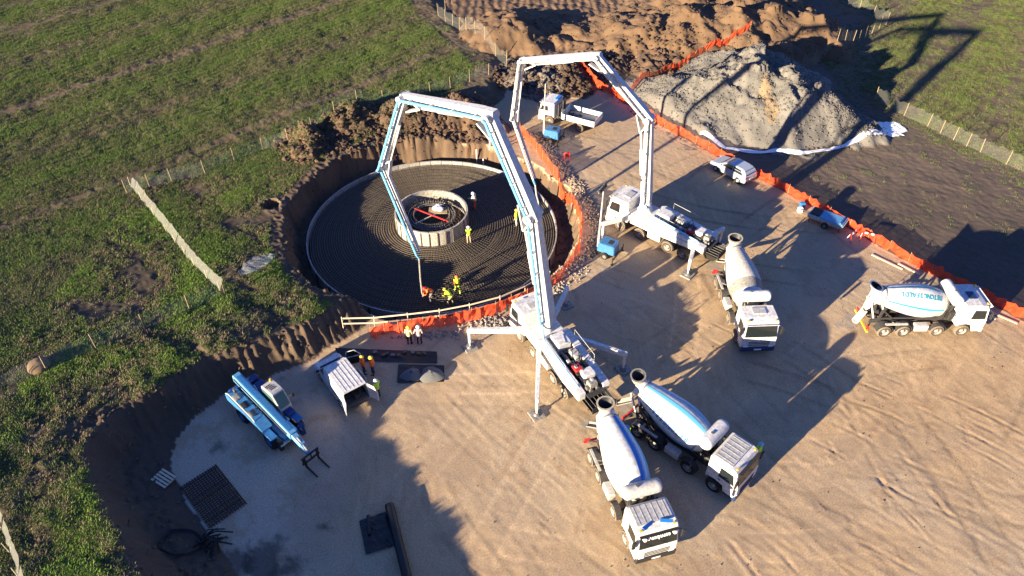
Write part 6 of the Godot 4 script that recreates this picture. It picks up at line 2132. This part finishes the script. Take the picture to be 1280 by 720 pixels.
func person(label: String, at: Vector3, az: float, pose: String, look: Dictionary) -> void:
	var J := REST.duplicate()
	J.merge(POSES[pose], true)
	if not pose_cache.has(pose):
		var bones := []
		for b in BONES:
			bones.append([J[b[0]], J[b[1]], b[2], b[3], b[4]])
		var vest := [[J.pelvis + (J.chest - J.pelvis) * 0.1, J.chest, 0.165, 0.178, 0], [J.chest, J.neck.lerp(J.chest, 0.45), 0.172, 0.12, 0], [J.chest, J.sl, 0.13, 0.094, 0], [J.chest, J.sr, 0.13, 0.094, 0]]
		pose_cache[pose] = [nets(bones, 0.03, 0.035), nets(vest, 0.03, 0.03)]
	var t := thing("person", label, "person", at, heading(az), look.get("group", "workers on the site"))
	var cols: Array = [look.legs, look.top, Color(0.42, 0.26, 0.18), Color(0.04, 0.03, 0.025), look.get("sleeve", look.top)]
	var b := MB.new()
	b.colored = true
	var d: Dictionary = pose_cache[pose][0]
	for q in d.t:
		b.col = cols[d.s[q[0]]].linear_to_srgb()
		b.tri(d.v[q[0]], d.v[q[1]], d.v[q[2]], d.n[q[0]], d.n[q[1]], d.n[q[2]])
	b.col = cols[2].linear_to_srgb()
	# hands with five bent fingers, nose and ears join the same mesh
	for s in [["el", "wl", -1.0], ["er", "wr", 1.0]]:
		var w: Vector3 = J[s[1]]
		var dir: Vector3 = (w - J[s[0]]).normalized()
		var out := dir.cross(Vector3.UP if absf(dir.y) < 0.9 else Vector3.RIGHT).normalized()
		b.tube([w - dir * 0.02, w + dir * 0.05, w + dir * 0.10], [0.034, 0.045, 0.036], 7)
		var curl := dir.cross(out).normalized() * (-1.0)
		for i in 4:
			var r0 := w + dir * 0.085 + out * (-0.032 + 0.0215 * i)
			var l: float = [0.062, 0.075, 0.07, 0.055][i]
			b.tube([r0, r0 + dir * l * 0.55, r0 + dir * l * 0.9 + curl * l * 0.45], [0.0105, 0.010, 0.008], 5)
		var th := w + dir * 0.03 - out * 0.036
		b.tube([th, th - out * 0.03 + dir * 0.03, th - out * 0.032 + dir * 0.065], [0.012, 0.011, 0.009], 5)
	var f: Vector3 = J.head
	var fw := Vector3(1, 0, 0) if pose != "bend" else Vector3(0.75, -0.66, 0)
	b.tube([f + fw * 0.085 + Vector3(0, 0.02, 0), f + fw * 0.115 - Vector3(0, 0.015, 0)], [0.012, 0.018], 5)
	for s in [-1.0, 1.0]:
		b.tube([f + Vector3(0, -0.02, 0.095 * s), f + Vector3(0, 0.025, 0.1 * s)], [0.014, 0.02], 5)
	b.col = Color(0.03, 0.02, 0.02).linear_to_srgb()
	for s in [-1.0, 1.0]:
		b.tube([f + fw * 0.088 + Vector3(0, 0.02, 0.032 * s), f + fw * 0.096 + Vector3(0, 0.02, 0.032 * s)], [0.012, 0.01], 5)
	b.tube([f + fw * 0.088 + Vector3(0, -0.045, -0.022), f + fw * 0.088 + Vector3(0, -0.045, 0.022)], [0.007, 0.007], 4)
	put("body", b, M.body, t)
	if look.has("vest"):
		var vb := MB.new()
		var vd: Dictionary = pose_cache[pose][1]
		for q in vd.t:
			vb.tri(vd.v[q[0]], vd.v[q[1]], vd.v[q[2]], vd.n[q[0]], vd.n[q[1]], vd.n[q[2]])
		put("vest", vb, look.vest, t)
	if look.has("helmet"):
		var hb := MB.new()
		var up: Vector3 = (J.crown - J.neck).normalized()
		hb.lathe([Vector2(0.165, 0.0), Vector2(0.16, 0.018), Vector2(0.128, 0.025), Vector2(0.122, 0.07), Vector2(0.085, 0.118), Vector2(0.02, 0.135)], J.crown - up * 0.015, up, 16)
		put("helmet", hb, look.helmet, t)

func build_people() -> void:
	var navy := Color(0.015, 0.02, 0.05)
	var black := Color(0.012, 0.012, 0.014)
	var grey := Color(0.12, 0.12, 0.13)
	var cream := Color(0.42, 0.36, 0.20)
	var pinkish := Color(0.40, 0.28, 0.26)
	var orange := Color(0.75, 0.13, 0.02)
	person("person in a pale yellow shirt and yellow helmet standing at the orange net", Vector3(-7.3, 0, -37.3), 10.0, "stand", {"legs": black, "top": cream, "helmet": M.helmet_yellow})
	person("person in a pinkish white shirt and white helmet standing at the orange net", Vector3(-6.6, 0, -37.35), 0.0, "hips", {"legs": navy, "top": pinkish, "helmet": M.helmet_white})
	person("person in an orange vest, close to the van's open door", Vector3(-10.15, 0, -34.5), 70.0, "stand", {"legs": navy, "top": orange, "vest": M.hi_orange, "helmet": M.helmet_yellow})
	person("person in an orange vest, on the side of the pair away from the van", Vector3(-9.5, 0, -34.45), -90.0, "hips", {"legs": navy, "top": orange, "vest": M.hi_orange, "helmet": M.helmet_yellow})
	person("person in a lime vest and white helmet behind the van", Vector3(-8.9, 0, -32.4), -50.0, "stand", {"legs": navy, "top": Color(0.03, 0.08, 0.2), "sleeve": Color(0.05, 0.14, 0.3), "vest": M.hi_yellow, "helmet": M.helmet_white})
	person("person in a lime jacket standing beside the mixer cab with the dark bumper", Vector3(15.0, 0, -27.4), 120.0, "stand", {"legs": navy, "top": Color(0.35, 0.6, 0.03), "vest": M.hi_yellow, "helmet": M.pale_blue})
	person("person in orange clothes walking on the earth ramp behind the pit", on(-2.7, -66.2), 20.0, "walk", {"legs": Color(0.5, 0.3, 0.03), "top": orange, "vest": M.hi_orange, "helmet": M.helmet_yellow})
	person("person in a lime vest between the two mixer hoppers", Vector3(7.2, 0, -28.6), -60.0, "reach", {"legs": navy, "top": Color(0.1, 0.25, 0.4), "vest": M.hi_yellow, "helmet": M.sky_blue})
	var slab := func(x: float, z: float) -> Vector3:
		return Vector3(x, FLOOR_Y + cone(Vector2(x - PIT.x, z - PIT.y).length()) + 0.205, z)
	person("person in a pale vest and red trousers beside the pedestal ring", slab.call(-3.3, -54.4), -80.0, "reach", {"legs": Color(0.5, 0.05, 0.02), "top": Color(0.5, 0.52, 0.45), "vest": mat(0.55, 0.62, 0.38, 0.8), "helmet": M.helmet_white, "group": "workers on the foundation"})
	person("person in a yellow vest and dark top standing midway on the foundation", slab.call(-3.6, -49.5), -20.0, "hips", {"legs": Color(0.32, 0.26, 0.16), "top": black, "vest": M.hi_yellow, "helmet": M.helmet_white, "group": "workers on the foundation"})
	person("person in an orange hood and lime trousers walking on the steel bars", slab.call(-4.3, -43.9), 150.0, "walk", {"legs": Color(0.4, 0.6, 0.05), "top": orange, "vest": M.hi_yellow, "helmet": M.hi_orange, "group": "workers on the foundation"})
	person("person in a lime vest stooping at the near rim of the foundation", slab.call(-4.8, -42.7), -60.0, "bend", {"legs": Color(0.3, 0.25, 0.15), "top": Color(0.4, 0.6, 0.04), "vest": M.hi_yellow, "helmet": M.helmet_yellow, "group": "workers on the foundation"})
	person("person in orange clothes guiding the pump's end hose", slab.call(-6.35, -43.1), -110.0, "bend", {"legs": grey, "top": orange, "vest": M.hi_orange, "helmet": M.red, "group": "workers on the foundation"})
	person("person in a lime vest at the far right rim under the front pump's boom", slab.call(0.4, -52.4), -80.0, "stand", {"legs": Color(0.3, 0.35, 0.3), "top": Color(0.4, 0.6, 0.04), "vest": M.hi_yellow, "helmet": M.helmet_yellow, "group": "workers on the foundation"})
	person("person in orange clothes standing below the front pump's first boom joint", slab.call(1.6, -53.6), -60.0, "stand", {"legs": Color(0.5, 0.12, 0.03), "top": orange, "vest": M.hi_orange, "helmet": M.helmet_yellow, "group": "workers on the foundation"})
